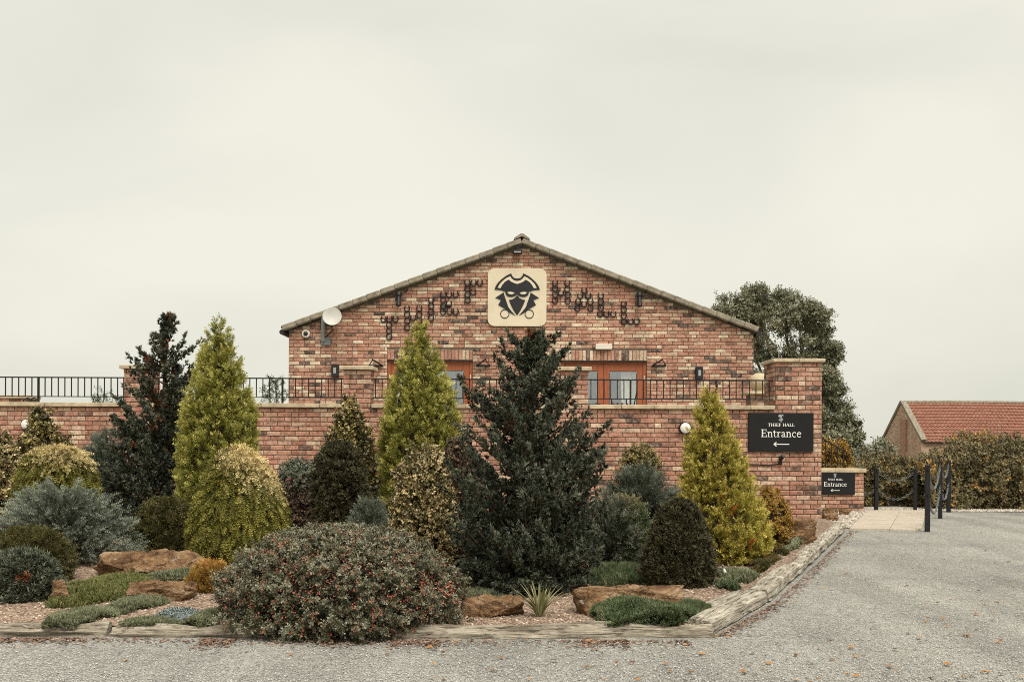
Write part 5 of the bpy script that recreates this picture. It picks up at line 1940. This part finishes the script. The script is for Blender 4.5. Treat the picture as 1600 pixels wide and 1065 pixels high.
globe(330, 8.0, [(882, 4), (888, 18), (900, 29), (920, 36), (942, 36), (955, 30)], 'orange-bronze heath bush beside the red-berried bush', 'f_orange', 69, 300, name='heath_bush', cat='shrub', ls=.030, Lc=.06, temps=FINE, up=.6, nper=18, lump=.2,
      tone=lambda t, az, crn, u, r: np.clip((t - .7) * 2.5, 0, .8))


# --------------------------------------------------- broadleaf shrubs
def var_tone(p):
    return lambda t, az, crn, u, r: (r.random(len(u)) < p) * r.uniform(.4, .95, len(u))


def leafy(px, d, rows, label, mat, seed, nclump, ls=.055, Lc=.10, tone=None, name='variegated_shrub', lump=.22, lean=(0, 0), core=.62, nper=14, sy=.9, **kw):
    t = plant(name, px, 800, d, label, 'shrub')
    pr, H = prof_px(t, d, rows)
    trunk(t, H * .85, .025, 'bark', lean, 'stem')
    crown(t, pr, H, nclump, nper, Lc, ls, LEAF, M[mat], seed, up=.45, lump=lump, spread=.8, tone=tone, lean=lean, core=core, sy=sy, inset=(.70, 1.04), rvar=.75, tipgain=.1, **kw)
    return t


leafy(547, 12.3, [(628, 3), (645, 12), (665, 22), (690, 33), (715, 38), (760, 38), (820, 30)], 'yellow-speckled holly cone against the wall below the narrow pier', 'f_varieg2', 71, 420, tone=var_tone(.08))
leafy(664, 9.3, [(700, 3), (712, 20), (735, 34), (770, 42), (810, 46), (850, 46), (880, 40)], 'cream-leaved variegated shrub between the berried bush and the dark conifer', 'f_varieg', 72, 520, tone=var_tone(.20), ls=.042)
leafy(718, 9.5, [(688, 3), (705, 16), (740, 26), (790, 30), (850, 32), (900, 28)], 'reddish bronze shrub squeezed against the large dark conifer', 'f_red', 73, 300, ls=.045)
leafy(66, 13.0, [(629, 3), (642, 9), (660, 14), (678, 19), (693, 30), (720, 44), (770, 50), (820, 44)], 'bronze yellow-speckled shrub rising to the wall lamp near the photo edge', 'f_varieg2', 74, 420, tone=var_tone(.10))
leafy(2, 11.9, [(683, 3), (700, 14), (730, 24), (765, 30), (800, 30)], 'pale cream-leaved shrub at the photo edge above the grey juniper', 'f_varieg', 75, 300, tone=var_tone(.25))
leafy(100, 13.2, [(684, 2), (695, 8), (710, 12), (740, 16), (800, 16)], 'small bronze speckled shrub just above the golden-tipped dome', 'f_varieg2', 76, 120)
leafy(468, 11.9, [(726, 5), (735, 22), (755, 36), (790, 40), (830, 40), (860, 34)], 'grey-green rose bush with red tinged stems beside the weeping dome', 'f_red', 77, 380, ls=.045, name='rose_bush', tone=lambda t, az, crn, u, r: np.clip((t - .55) * 3, 0, .95))
leafy(585, 12.6, [(730, 4), (736, 16), (750, 26), (775, 28), (830, 24)], 'grey-green rose bush between the holly cone and the central golden cone', 'f_mat', 78, 220, ls=.045, name='rose_bush')

# the red-berried bush in front
t = plant('berried_bush', 534, 1005, 6.93, 'wide grey-green bush dotted with red berries at the front of the bed', 'shrub')
t.location.z = .02
pr, H = prof_px(t, 6.93, [(836, 10), (839, 52), (848, 92), (863, 126), (884, 152), (910, 168), (940, 175), (975, 172), (1000, 166), (1004, 160)])
SYB = .74
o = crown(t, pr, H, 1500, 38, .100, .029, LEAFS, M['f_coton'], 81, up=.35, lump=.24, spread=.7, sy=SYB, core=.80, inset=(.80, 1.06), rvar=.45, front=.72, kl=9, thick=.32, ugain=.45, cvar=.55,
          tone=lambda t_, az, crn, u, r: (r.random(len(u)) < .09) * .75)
rb = np.random.default_rng(82)
trunk(t, .4, .03, 'bark', (0, 0), 'stem')
nb = 1150
az = -math.pi / 2 + rb.uniform(-1.6, 1.6, nb); tt = rb.random(nb) ** .8 * .92 + .05
cl = rb.integers(0, 70, nb); caz = rb.uniform(-1.5, 1.5, 70) - math.pi / 2; ct = rb.uniform(.30, .92, 70)
use = rb.random(nb) < .55
az = np.where(use, caz[cl] + rb.normal(0, .10, nb), az); tt = np.clip(np.where(use, ct[cl] + rb.normal(0, .05, nb), tt), .04, .97)
rr_ = np.interp(tt, [p[0] for p in pr], [p[1] for p in pr]) * rb.uniform(.98, 1.09, nb)
bp_ = np.stack([np.cos(az) * rr_, np.sin(az) * rr_ * SYB, tt * H], -1)
m_ = np.repeat(OCT_V[None], nb, 0) * rb.uniform(.0045, .0080, (nb, 1, 1)) + bp_[:, None]
me = np_mesh('berries', m_.reshape(-1, 3), (OCT_F[None] + 6 * np.arange(nb)[:, None, None]).reshape(-1, 3), flat=False)
o = link('berries', me, M['berry'], t); o['kind'] = 'stuff'

# rose blooms
def blooms(px, py, d, lab):
    p = P(px, py, d)
    t = thing('rose_bloom', lab, 'flower', p, 'rose blooms')
    m = MB()
    for k in range(9):
        a = k * 2.4; rr = .005 + .0018 * k
        m.lathe((math.cos(a) * rr, math.sin(a) * rr, .004 * (k % 3)), (math.cos(a) * .5, math.sin(a) * .5, 1), [(.003, -.004), (.008, .001), (.007, .005)], 6)
    m.build('petals', M['rose'], t)
    m = MB(); m.tube([(0, 0, -.14), (.01, 0, -.06), (0, 0, 0)], .004, 5); m.build('stalk', M['bark'], t)


blooms(450, 750, 11.45, 'deep pink rose bloom low on the rose bush')
blooms(451, 725, 11.9, 'pink rose bloom highest on the rose bush against the wall')
blooms(497, 729, 11.8, 'pink rose bloom beside the bronze egg-shaped conifer')
blooms(588, 740, 12.25, 'red rose bloom beside the central golden cone')


# --------------------------------------------------- mats and ground cover
def mat_plant(px, py, halfx, halfy_px, h, label, mat, seed, n, ls=.03, temps=TUFT, tone=None, name='mat_plant'):
    d = GD(py, .10); p = P(px, py, d)
    t = thing(name, label, 'ground cover', (p.x, d, bed_z(p.x, d) - .005))
    rx = halfx * d / FPX; ry = halfy_px * d * d / (FPX * (EYE - .1))
    r = np.random.default_rng(seed)
    a = r.uniform(0, 6.283, n); q = np.sqrt(r.random(n)) * (1 + .16 * np.sin(3 * a + seed) + .10 * np.sin(5 * a + 2 * seed) + .06 * np.sin(9 * a))
    x, y = np.cos(a) * q * rx, np.sin(a) * q * ry
    z = h * np.sqrt(np.clip(1 - np.clip(np.hypot(x / rx, y / ry) / 1.12, 0, 1) ** 2, 0, 1)) * np.where(r.random(n) < .25, r.random(n), 1) * (.82 + .25 * np.sin(x * 9 + seed) * np.sin(y * 8 + 1))
    d_ = unit(np.stack([x / rx * .7, y / ry * .7, np.full(n, .9)], -1) + .5 * r.normal(size=(n, 3)))
    lowf = .5 + .5 * np.sin(x * 14 + seed) * np.sin(y * 11 + 2 * seed)
    fy = np.where(p.x + x > -1.1, 6.58 + (p.x + x + 1.1) * .041, 6.57) - .03 + .02 * np.sin(x * 17 + seed)
    y = np.maximum(y, fy - d)
    lim = np.array([edge_x(d + b_) for b_ in y]) - .17 - p.x
    x = np.where(x > lim, lim - .25 * (x - lim), x)
    gz_ = np.array([bed_z(p.x + a_, d + b_) for a_, b_ in zip(x, y)]) - bed_z(p.x, d)
    gz_ = np.where(d + y < fy + .12, np.maximum(gz_, .080 - bed_z(p.x, d)), gz_)
    z = z + gz_
    tn = tone(x / rx, y / ry, r) if tone else (r.random(n) < .04) * .7
    bake('foliage', temps, np.stack([x, y, z], -1), d_, ls * r.uniform(.7, 1.3, n), np.clip(.15 + .35 * lowf + .4 * r.random(n), 0, 1), tn, M[mat], t, r, .3)
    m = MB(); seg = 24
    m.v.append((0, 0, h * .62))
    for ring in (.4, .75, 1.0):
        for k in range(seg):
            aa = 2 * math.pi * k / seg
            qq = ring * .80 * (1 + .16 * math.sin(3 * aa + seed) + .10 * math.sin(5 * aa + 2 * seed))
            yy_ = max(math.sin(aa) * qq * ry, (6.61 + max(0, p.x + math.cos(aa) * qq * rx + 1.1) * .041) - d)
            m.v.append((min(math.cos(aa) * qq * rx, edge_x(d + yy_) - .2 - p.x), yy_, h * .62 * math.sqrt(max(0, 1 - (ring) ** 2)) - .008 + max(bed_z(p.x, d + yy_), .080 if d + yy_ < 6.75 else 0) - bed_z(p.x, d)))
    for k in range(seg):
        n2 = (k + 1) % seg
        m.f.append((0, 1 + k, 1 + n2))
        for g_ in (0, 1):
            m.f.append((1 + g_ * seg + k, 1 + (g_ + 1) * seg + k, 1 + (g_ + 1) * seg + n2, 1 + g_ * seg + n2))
    m.build('turf', M['dark_core'], t, smooth=True)
    return t


mat_plant(1010, 958, 82, 17, .12, 'wide fresh green mat plant spilling over the front log', 'f_green', 91, 9000, .026)
mat_plant(1083, 948, 28, 8, .07, 'small green tuft at the end of the long boulder', 'f_green', 92, 1500, .035, BLADE)
mat_plant(158, 922, 72, 21, .05, 'mossy olive mat below the large boulder', 'f_moss', 93, 5500, .026)
mat_plant(125, 962, 44, 13, .045, 'grey-green mat tuft near the front log, closest to the photo edge', 'f_mat', 94, 3200, .026)
mat_plant(214, 942, 36, 12, .045, 'grey-green mat tuft in front of the flat boulder', 'f_mat', 95, 2600, .026)
mat_plant(236, 970, 42, 7, .03, 'low grey-green mat strip beside the front log', 'f_mat', 96, 2200, .022)
mat_plant(280, 960, 28, 7, .04, 'blue-grey succulent patch on the chippings', 'f_blue', 97, 900, .03, LEAFS)
mat_plant(326, 962, 24, 12, .05, 'small green heath tuft under the orange-bronze bush', 'f_mat', 98, 1700, .026)
mat_plant(1136, 917, 15, 6, .06, 'tiny dark green cushion on the chippings', 'f_green', 99, 900, .022)
mat_plant(1200, 885, 34, 16, .07, 'green creeping mat beside the middle sleeper', 'f_olive', 100, 3000, .03)
mat_plant(1150, 903, 34, 8, .05, 'dull green creeper at the foot of the yellow-gold cone', 'f_mat', 101, 1700, .03)
mat_plant(1253, 856, 16, 8, .08, 'small grey-green tuft in front of the flat topped boulder', 'f_mat', 102, 1000, .035, LEAFS)
mat_plant(970, 905, 50, 12, .07, 'dark grassy tuft behind the long boulder', 'f_green', 103, 2200, .05, BLADE)
mat_plant(755, 925, 34, 9, .05, 'grey-green creeper between the dark conifer and the flat boulder', 'f_mat', 104, 1400, .03)
mat_plant(245, 862, 50, 10, .08, 'grey-green creeper on top of the large boulder', 'f_mat', 105, 2000, .04)
mat_plant(272, 905, 34, 9, .06, 'grey-blue creeper in front of the large boulder end', 'f_mat', 106, 1400, .03)
mat_plant(1195, 860, 26, 10, .06, 'low dark creeper between the flat topped boulder and the gold cone', 'f_olive', 107, 1500, .035)


# --------------------------------------------------- spiky plants
def spiky(px, base, hpx, n, label, seed, spread=.55, mat='f_blade', w=.010):
    d = GD(base, .08); p = P(px, base, d)
    t = thing('spiky_plant', label, 'plant', (p.x, d, bed_z(p.x, d) - .01))
    r = random.Random(seed); H = hpx * d / FPX
    for i in range(n):
        a = r.uniform(0, 6.283); sp = r.uniform(.05, spread) * (1.0 if r.random() < .8 else 1.5); l = H * r.uniform(.55, 1.08)
        dv = Vector((math.cos(a), math.sin(a), 0)); sdv = Vector((-math.sin(a), math.cos(a), 0))
        m = MB(); k = 6
        for j in range(k + 1):
            s = j / k
            c = dv * (.015 + l * sp * s ** 1.5) + Vector((0, 0, l * (s - .32 * sp * s * s)))
            ww = w * (1 - s ** 2.2) * (1.0 if j else .8) + .0006
            m.v += [tuple(c - sdv * ww), tuple(c + dv * -.003), tuple(c + sdv * ww)]
        for j in range(k):
            m.f += [(3 * j, 3 * j + 1, 3 * j + 4, 3 * j + 3), (3 * j + 1, 3 * j + 2, 3 * j + 5, 3 * j + 4)]
        me = bpy.data.meshes.new('leaf'); me.from_pydata(m.v, [], m.f)
        at = me.attributes.new('rnd', 'FLOAT', 'POINT'); at.data.foreach_set('value', [r.random()] * len(m.v))
        at = me.attributes.new('tone', 'FLOAT', 'POINT'); at.data.foreach_set('value', [.8 if r.random() < .15 else 0.] * len(m.v))
        link('leaf', me, M[mat], t)


spiky(843, 960, 58, 60, 'spiky sword-leaved plant in front of the dark conifer', 111, .85, 'f_blade', .009)
spiky(972, 893, 30, 22, 'pale strappy plant behind the long boulder', 112, .8, 'f_mat', .007)

# white marker standing in the chippings
q = P(1136, 905, GD(905, .1))
t = thing('plant_marker', 'small white cone marker on the chippings by the gold cone', 'marker', (q.x, q.y, bed_z(q.x, q.y)))
m = MB(); m.lathe((0, 0, 0), (-.35, 0, 1), [(.022, 0), (.020, .02), (.010, .09)], 12); m.build('cone', M['lamp_white'], t, smooth=True)
m = MB(); m.lathe((-.033, 0, .094), (-.35, 0, 1), [(.010, 0), (.012, .02), (.004, .03)], 10); m.build('tip', M['chip_pale'], t, smooth=True)


# --------------------------------------------------- hedges beyond the drive
def hedge(x0, x1, y0, dep, htop, label, seed, n, name='hedge', orange=.03):
    t = thing(name, label, 'hedge', ((x0 + x1) / 2, y0 + dep / 2, 0))
    r = np.random.default_rng(seed)
    W = x1 - x0; x = r.uniform(-W / 2, W / 2, n)
    hx = htop(x)
    ph = r.uniform(0, 6.28, 6)
    bumpf = lambda a, c: .5 * np.sin(a * 2.3 + ph[0]) * np.sin(c * 2.9 + ph[1]) + .3 * np.sin(a * 5.1 + ph[2]) * np.sin(c * 4.7 + ph[3]) + .2 * np.sin(a * 9 + ph[4])
    face = r.random(n)
    z = np.where(face < .62, r.random(n) * hx, hx * r.uniform(.88, 1.02, n))
    yy = np.where(face < .62, -dep / 2 + .12 * np.abs(r.normal(size=n)) - .0, r.uniform(-dep / 2, dep / 2, n))
    rnd_edge = np.clip((z / hx - .72) / .28, 0, 1) ** 2 * .28 * dep
    yy = np.where(face < .62, yy + rnd_edge - .26 * bumpf(x, z), yy)
    z = np.where(face >= .62, z - .16 * hx * np.clip((-yy / dep * 2 - .5), 0, 1) ** 2 + .15 * bumpf(x, yy * 2), z)
    d_ = unit(np.stack([.3 * r.normal(size=n), np.where(face < .62, -1, -.3), np.where(face < .62, .45, 1.1)], -1) + .6 * r.normal(size=(n, 3)))
    low = .5 + .5 * bumpf(x * 1.7, z * 2.2)
    tn = ((np.sin(x * 3.1 + seed) * np.sin(z * 4 + 2) > .72) & (r.random(n) < .35)) * .9 + (r.random(n) < orange) * .8
    bake('foliage', LEAFS, np.stack([x, yy, np.maximum(z, .03)], -1), d_, .10 * r.uniform(.7, 1.3, n), np.clip(.1 + .45 * low + .4 * r.random(n), 0, 1), np.clip(tn, 0, 1), M['f_hedge'], t, r, .2)
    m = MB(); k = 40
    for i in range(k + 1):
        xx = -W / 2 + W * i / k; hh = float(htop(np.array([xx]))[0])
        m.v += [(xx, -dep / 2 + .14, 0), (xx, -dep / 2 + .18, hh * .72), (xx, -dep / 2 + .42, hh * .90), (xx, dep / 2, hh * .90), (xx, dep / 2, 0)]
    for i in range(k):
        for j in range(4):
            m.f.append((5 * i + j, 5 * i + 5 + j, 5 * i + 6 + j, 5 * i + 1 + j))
    m.build('dark_twig_core', M['dark_core'], t, smooth=True)
    m = MB(); rr2 = random.Random(seed)
    for i in range(int(W * 22)):
        xx = rr2.uniform(-W / 2, W / 2); hh = float(htop(np.array([xx]))[0]); yy0 = rr2.uniform(-dep / 2, dep / 4)
        m.tube([(xx, yy0, hh * .8), (xx + rr2.uniform(-.06, .06), yy0, hh + rr2.uniform(.02, .30) * hh)], [.008, .003], 4, False)
    o = m.build('twigs', M['bark_grey'], t); o['kind'] = 'stuff'
    return t


DHG = 20.4
hedge(P(1285, 760, DHG).x, P(1468, 760, DHG).x, DHG, 1.2, lambda x: .80 + .09 * np.sin(x * 1.7 + 1) + .05 * np.sin(x * 5) + .03 * np.sin(x * 11), 'low clipped hedge behind the chained posts and low wall', 121, 6500)
hx0, hx1 = P(1448, 760, 19.6).x, 15.5
hedge(hx0, hx1, 19.5, 1.8, lambda x: .80 + .50 * np.clip((x + (hx1 - hx0) / 2) / 1.3, 0, 1) ** .9 + .04 * np.sin(x * 9.3) + .07 * np.sin(x * 2.1) + .05 * np.sin(x * 4.7), 'taller rough hedge at the edge of the drive in front of the barn', 122, 15000)
t = plant('golden_bush', 1300, 730, 20.2, 'golden bush showing through the stair railing', 'shrub')
t.location.z = 0
pr, H = prof_px(t, 20.2, [(690, 3), (695, 12), (704, 18), (715, 21), (740, 22), (780, 18)])
crown(t, pr, H, 160, 14, .14, .11, LEAFS, M['f_orange'], 123, up=.5, lump=.2, core=.6)

# shrubs standing on the terrace behind the railing
for (px, top, hw, lab, sd) in ((160, 610, 14, 'thin leafy shrub behind the railing against the sky, near the photo edge', 131), (428, 592, 20, 'thin leafy shrub behind the railing beside the house corner', 132), (180, 622, 7, 'tiny leafy sprig behind the railing next to the thin shrub', 133)):
    t = plant('terrace_shrub', px, 700, 18.0, lab, 'shrub'); t.location.z = .86
    pr, H = prof_px(t, 18.0, [(top, 2), (top + 8, hw * .6), (top + 22, hw), (top + 40, hw), (top + 70, hw * .6)])
    m = MB(); rr2 = random.Random(sd)
    for k in range(7):
        a = rr2.uniform(0, 6.28); q = hw * 18 / FPX * rr2.uniform(.2, .9)
        m.tube([(0, 0, -.02), (math.cos(a) * q * .5, math.sin(a) * q * .5, H * .5), (math.cos(a) * q, math.sin(a) * q, H * rr2.uniform(.75, 1))], [.012, .008, .003], 5)
    m.build('stems', M['bark_grey'], t, smooth=True)
    crown(t, pr, H, 60 if hw > 10 else 25, 6, .10, .075, LEAFS, M['f_green'], sd, up=.5, lump=.3, core=0, inset=(.3, 1.0), spread=.9)

# --------------------------------------------------- gum tree, far trees
def far_tree(name, px, d, label, clumps, mat, seed, nper, ls, gz_, stems, cat='tree'):
    p = P(px, 700, d)
    t = thing(name, label, cat, (p.x, d, gz_))
    r = np.random.default_rng(seed)
    P0, D0, S0, R0 = [], [], [], []
    sm = MB()
    cen = []
    for (cx, cy, rx, ry, dens) in clumps:
        c = P(cx, cy, d); k = d / FPX
        c = np.array([c.x - p.x, r.uniform(-.9, .9) * (rx * k) , c.z - gz_])
        cen.append((c, rx * k, ry * k))
        nsub = max(5, int(15 * dens))
        for j in range(nsub):
            q = unit(r.normal(size=(1, 3)))[0] * r.uniform(.35, 1.0) * np.array([rx * k, rx * k, ry * k])
            m = int(nper * dens) + 3
            sub = c + q; sr = min(.33, rx * k * .27)
            pos = sub + r.normal(size=(m, 3)) * sr * np.array([.55, .55, .5])
            P0.append(pos); D0.append(unit(unit(pos - c) * .5 + np.array([0, 0, -.25]) + .8 * r.normal(size=(m, 3)))); S0.append(ls * r.uniform(.7, 1.3, m))
            cr = r.random(); R0.append(np.clip(.1 + .55 * cr + .35 * r.random(m), 0, 1))
    for (bx, top) in stems:
        a = P(bx, 720, d); b_ = P(top[0], top[1], d)
        yj = r.uniform(-.5, .5)
        sm.tube([(0, 0, -.1), ((a.x - p.x) * .7, yj * .4, (a.z - gz_) * .6), (a.x - p.x, yj * .7, a.z - gz_), ((a.x + b_.x) / 2 - p.x + .1, yj, (a.z + b_.z) / 2 - gz_), (b_.x - p.x, yj, b_.z - gz_)],
                [.13, .10, .08, .055, .015], 7)
    for c, rx, ry in cen:
        b0 = Vector((c[0] * .45, c[1] * .4, max(.3, c[2] - ry * 2.2)))
        sm.tube([b0, b0.lerp(Vector(c), .6) + Vector((.08, 0, -.05)), Vector(c)], [.045, .03, .01], 5)
    sm.build('trunk', M['bark_grey'], t, smooth=True)
    pos = np.vstack(P0)
    bake('crown', LEAFS, pos, np.vstack(D0), np.concatenate(S0), np.concatenate(R0), np.where(r.random(len(pos)) < .05, .6, 0), M[mat], t, r, .2)
    return t


far_tree('gum_tree', 1245, 34.0, 'large dark grey-green tree rising behind the house and pier', [
    (1150, 478, 30, 22, 1.1), (1185, 468, 30, 20, 1.1), (1222, 470, 32, 22, 1.2), (1255, 494, 28, 26, 1.2), (1175, 500, 36, 20, .9), (1215, 505, 34, 22, .9), (1278, 528, 22, 24, 1.1),
    (1298, 552, 18, 20, 1.0), (1190, 545, 22, 30, .70), (1225, 545, 26, 28, .70), (1255, 545, 22, 32, .85), (1190, 585, 18, 26, .6), (1285, 590, 24, 28, 1.1), (1305, 615, 24, 30, 1.2), (1290, 645, 28, 32, 1.3), (1312, 660, 24, 30, 1.2),
    (1300, 695, 34, 28, 1.3), (1325, 700, 18, 22, 1.0), (1290, 725, 40, 24, 1.2), (1190, 620, 20, 40, .8), (1335, 680, 9, 20, .9), (1338, 712, 14, 14, .9), (1130, 490, 16, 10, .7), (1240, 618, 26, 34, .9), (1228, 672, 34, 32, 1.0), (1256, 655, 24, 30, .9), (1200, 710, 40, 24, .9)],
    'f_euc', 141, 105, .135, -.7, [(1225, (1195, 490)), (1240, (1225, 480)), (1250, (1255, 500)), (1265, (1290, 560)), (1235, (1165, 500))])
far_tree('pale_shrub', 1372, 31.0, 'pale thin bush in the gap between the dark tree and the barn', [
    (1362, 705, 12, 14, .5), (1376, 694, 9, 14, .45), (1390, 708, 12, 12, .6), (1352, 716, 12, 8, .7), (1378, 718, 20, 8, .8)], 'f_pale', 142, 34, .17, -.6, [(1370, (1376, 690)), (1380, (1390, 704))], 'shrub')

# ------------------------------------------------------------------ the barn
BD = 58.0; BW = 6.0
bxf = P(1439.5, 690, BD).x
bez = P(1440, 689, BD).z; brz = P(1412, 629.5, BD + BW / 2).z
BL = 24.0
barn = thing('barn', 'old brick barn with a red pantile roof beyond the hedge', 'barn', (bxf, BD, -1.7))


def uv_quad(name, quads, mat, parent):
    me = bpy.data.meshes.new(name); V, F, U = [], [], []
    for q, uv in quads:
        b = len(V); V += q; F.append(tuple(range(b, b + len(q)))); U += uv
    me.from_pydata(V, [], F); l = me.uv_layers.new(name='UVMap')
    for i, lp in enumerate(me.loops): l.data[i].uv = U[lp.vertex_index]
    return link(name, me, mat, parent)


eh = bez + 1.7; rh = brz + 1.7
uv_quad('wall', [([(0, 0, 0), (BL, 0, 0), (BL, 0, eh), (0, 0, eh)], [(0, 0), (BL, 0), (BL, eh), (0, eh)]),
                 ([(0, BW, 0), (0, 0, 0), (0, 0, eh), (0, BW / 2, rh), (0, BW, eh)], [(0, 0), (BW, 0), (BW, eh), (BW / 2, rh), (0, eh)]),
                 ([(BL, 0, 0), (BL, BW, 0), (BL, BW, eh), (BL, BW / 2, rh), (BL, 0, eh)], [(0, 0), (BW, 0), (BW, eh), (BW / 2, rh), (0, eh)]),
                 ([(BL, BW, 0), (0, BW, 0), (0, BW, eh), (BL, BW, eh)], [(0, 0), (BL, 0), (BL, eh), (0, eh)])], M['barn_brick'], barn)
sa = math.atan2(rh - eh, BW / 2)
rf = thing('roof', None, None); rf.parent = barn
Ls = (BW / 2) / math.cos(sa) + .18
nrow = int(Ls / .30)
xs_ = np.arange(.12, BL + .2, .055)
wave = .038 * np.cos((xs_ % .22) / .22 * 2 * np.pi)
VV, FF, base = [], [], 0
for side in (0, 1):
    for j in range(nrow):
        s0, s1 = Ls * j / nrow, Ls * (j + 1) / nrow + .03
        rowv = []
        for s, up_ in ((s0, .04), (s1, .10), (s1, .035)):
            yy = BW / 2 - math.cos(sa) * s; zz = rh - math.sin(sa) * s
            y_ = np.full(len(xs_), yy) - (wave + up_) * math.sin(sa); z_ = zz + (wave + up_) * math.cos(sa)
            if side: y_ = BW - y_
            rowv.append(np.stack([xs_, y_, z_ + .02 * np.sin(xs_ * .5)], -1))
        n = len(xs_)
        VV.append(np.vstack(rowv)); i = np.arange(n - 1)
        for q in (0, 1):
            FF.append(np.stack([q * n + i, q * n + i + 1, (q + 1) * n + i + 1, (q + 1) * n + i], -1) + base)
        base += 3 * n
me = np_mesh('pantiles', np.vstack(VV), np.vstack(FF)); o = link('pantiles', me, M['pantile'], rf); o['kind'] = 'stuff'
m = MB(); m.tube([(.1 + k * .45, BW / 2, rh + .05 + .02 * math.sin((.1 + k * .45) * .5)) for k in range(int(BL / .45))], .11, 8); m.build('ridge_tile', M['verge'], rf)
m = MB()
for side in (0, 1):
    a = Vector((0, BW / 2, rh + .02)); e = Vector((0, -.15 if not side else BW + .15, eh - .02))
    d_ = (e - a); L = d_.length; d_.normalize(); nr_ = Vector((0, -d_.z, d_.y)) * (1 if d_.y > 0 else -1)
    rot = Matrix((d_, Vector((1, 0, 0)), d_.cross(Vector((1, 0, 0))))).transposed()
    m.box((a + e) / 2 + Vector((.10, 0, .07)), (L, .34, .16), rot)
m.build('verge_coping', M['verge'], rf)
m = MB(); m.box((-.06, BW * .42, eh + .15), (.10, .85, 2.3)); m.build('blocked_doorway', M['brick_plain'], barn)
m = MB(); m.tube([(.1, -.16, eh - .05), (BL, -.16, eh - .05)], .06, 6); m.build('gutter', M['dark_gutter'], barn)

# ------------------------------------------------------------------ fallen leaves and litter
lr = np.random.default_rng(201)


def leaf_mesh(seed, rv_):
    r = random.Random(seed); k = 7
    v = [(0, 0, .006)]
    for i in range(k):
        a = 2 * math.pi * i / k; q = (.030 if i % 2 else .020) * r.uniform(.8, 1.2)
        v.append((math.cos(a) * q * 1.3, math.sin(a) * q, r.uniform(.002, .016)))
    f = [(0, 1 + i, 1 + (i + 1) % k) for i in range(k)]
    me = np_mesh('fallen_leaf', np.array(v), np.array(f), np.full(len(v), rv_)); me.materials.append(M['leaf_orange'])
    return me


LM = [leaf_mesh(k, (k + .5) / 8) for k in range(8)]
spots = [(1331, 1009), (1337, 1023), (1300, 1028), (1325, 1050), (1363, 979), (1366, 987), (1391, 1039), (1419, 987), (1438, 1000), (1457, 948), (1492, 902), (1526, 956), (1544, 1047), (1583, 914), (1590, 955), (1577, 908), (1508, 1055), (1552, 966),
         (1512, 991), (1427, 883), (1476, 870), (1500, 860), (1546, 844), (1576, 874), (1436, 994), (1450, 960), (1510, 990), (1350, 1020), (1594, 1055), (1265, 1063), (1560, 1000), (1480, 1035), (1400, 1012), (195, 1035), (455, 1025)]
for i, (px, py) in enumerate(spots):
    d = GD(py, .015); p = P(px, py, d)
    o = bpy.data.objects.new('fallen_leaf', LM[int(lr.integers(0, 8)) if i % 3 else 6 + i % 2]); COL.objects.link(o)
    o.location = (p.x, d, .017); s = float(lr.uniform(.42, .80)); o.scale = (s, s, s); o.rotation_euler = (0, 0, float(lr.uniform(0, 6.28)))
    tag(o, 'small curled autumn leaf lying on the grey gravel drive', 'leaf', 'fallen leaves on the drive')


def flakes(name, pts, size, mat, seed, label):
    r = np.random.default_rng(seed); n = len(pts)
    tv = np.array([(-1, -.6, 0), (1, -.5, .1), (.9, .6, .5), (-.8, .5, .3)])
    a = r.uniform(0, 6.28, n)[:, None]; s = size * r.uniform(.5, 1.4, n)[:, None]
    x = (tv[None, :, 0] * np.cos(a) - tv[None, :, 1] * np.sin(a)) * s; y = (tv[None, :, 0] * np.sin(a) + tv[None, :, 1] * np.cos(a)) * s; z = tv[None, :, 2] * s
    v = np.stack([x, y, z], -1) + pts[:, None]
    f = (np.array([(0, 1, 2), (0, 2, 3)])[None] + 4 * np.arange(n)[:, None, None]).reshape(-1, 3)
    me = np_mesh(name, v.reshape(-1, 3), f, np.repeat(r.random(n), 4)); o = link(name, me, mat)
    return tag(o, label, 'litter', kind='stuff')


n = 420
y = 5.3 + 12 * lr.random(n) ** 1.4; x = lr.uniform(-.1, .58, n) * y
ok = x > np.array([edge_x(v) if v > 6.6 else -9 for v in y]) + .3
flakes('small_leaf_litter', np.stack([x, y, np.full(len(x), .018)], -1)[ok], .014, M['leaf_orange'], 7, 'tiny dry leaf scraps scattered over the drive')
n = 3600
x = lr.uniform(-4.2, 1.2, n); x = x + .25 * np.sin(x * 5.0) + .12 * np.sin(x * 13)
y = 6.50 - np.abs(lr.normal(0, .10, n)) * (.5 + lr.random(n)) - .02 - .12 * np.exp(-((x + 1.2) / .9) ** 2) * lr.random(n)
n2 = 1500
f_ = lr.random(n2); k_ = lr.integers(0, 3, n2); A = np.array(SP)[k_]; B = np.array(SP)[k_ + 1]
q = A + (B - A) * f_[:, None]; dd = unit(B - A); q = q + np.stack([dd[:, 1], -dd[:, 0]], -1) * (.13 + np.abs(lr.normal(0, .06, n2)))[:, None]
flakes('leaf_litter', np.vstack([np.stack([x, y, np.full(n, .016)], -1), np.concatenate([q, np.full((n2, 1), .016)], 1)]), .010, M['litter'], 8, 'brown leaf litter along the foot of the logs and sleepers')
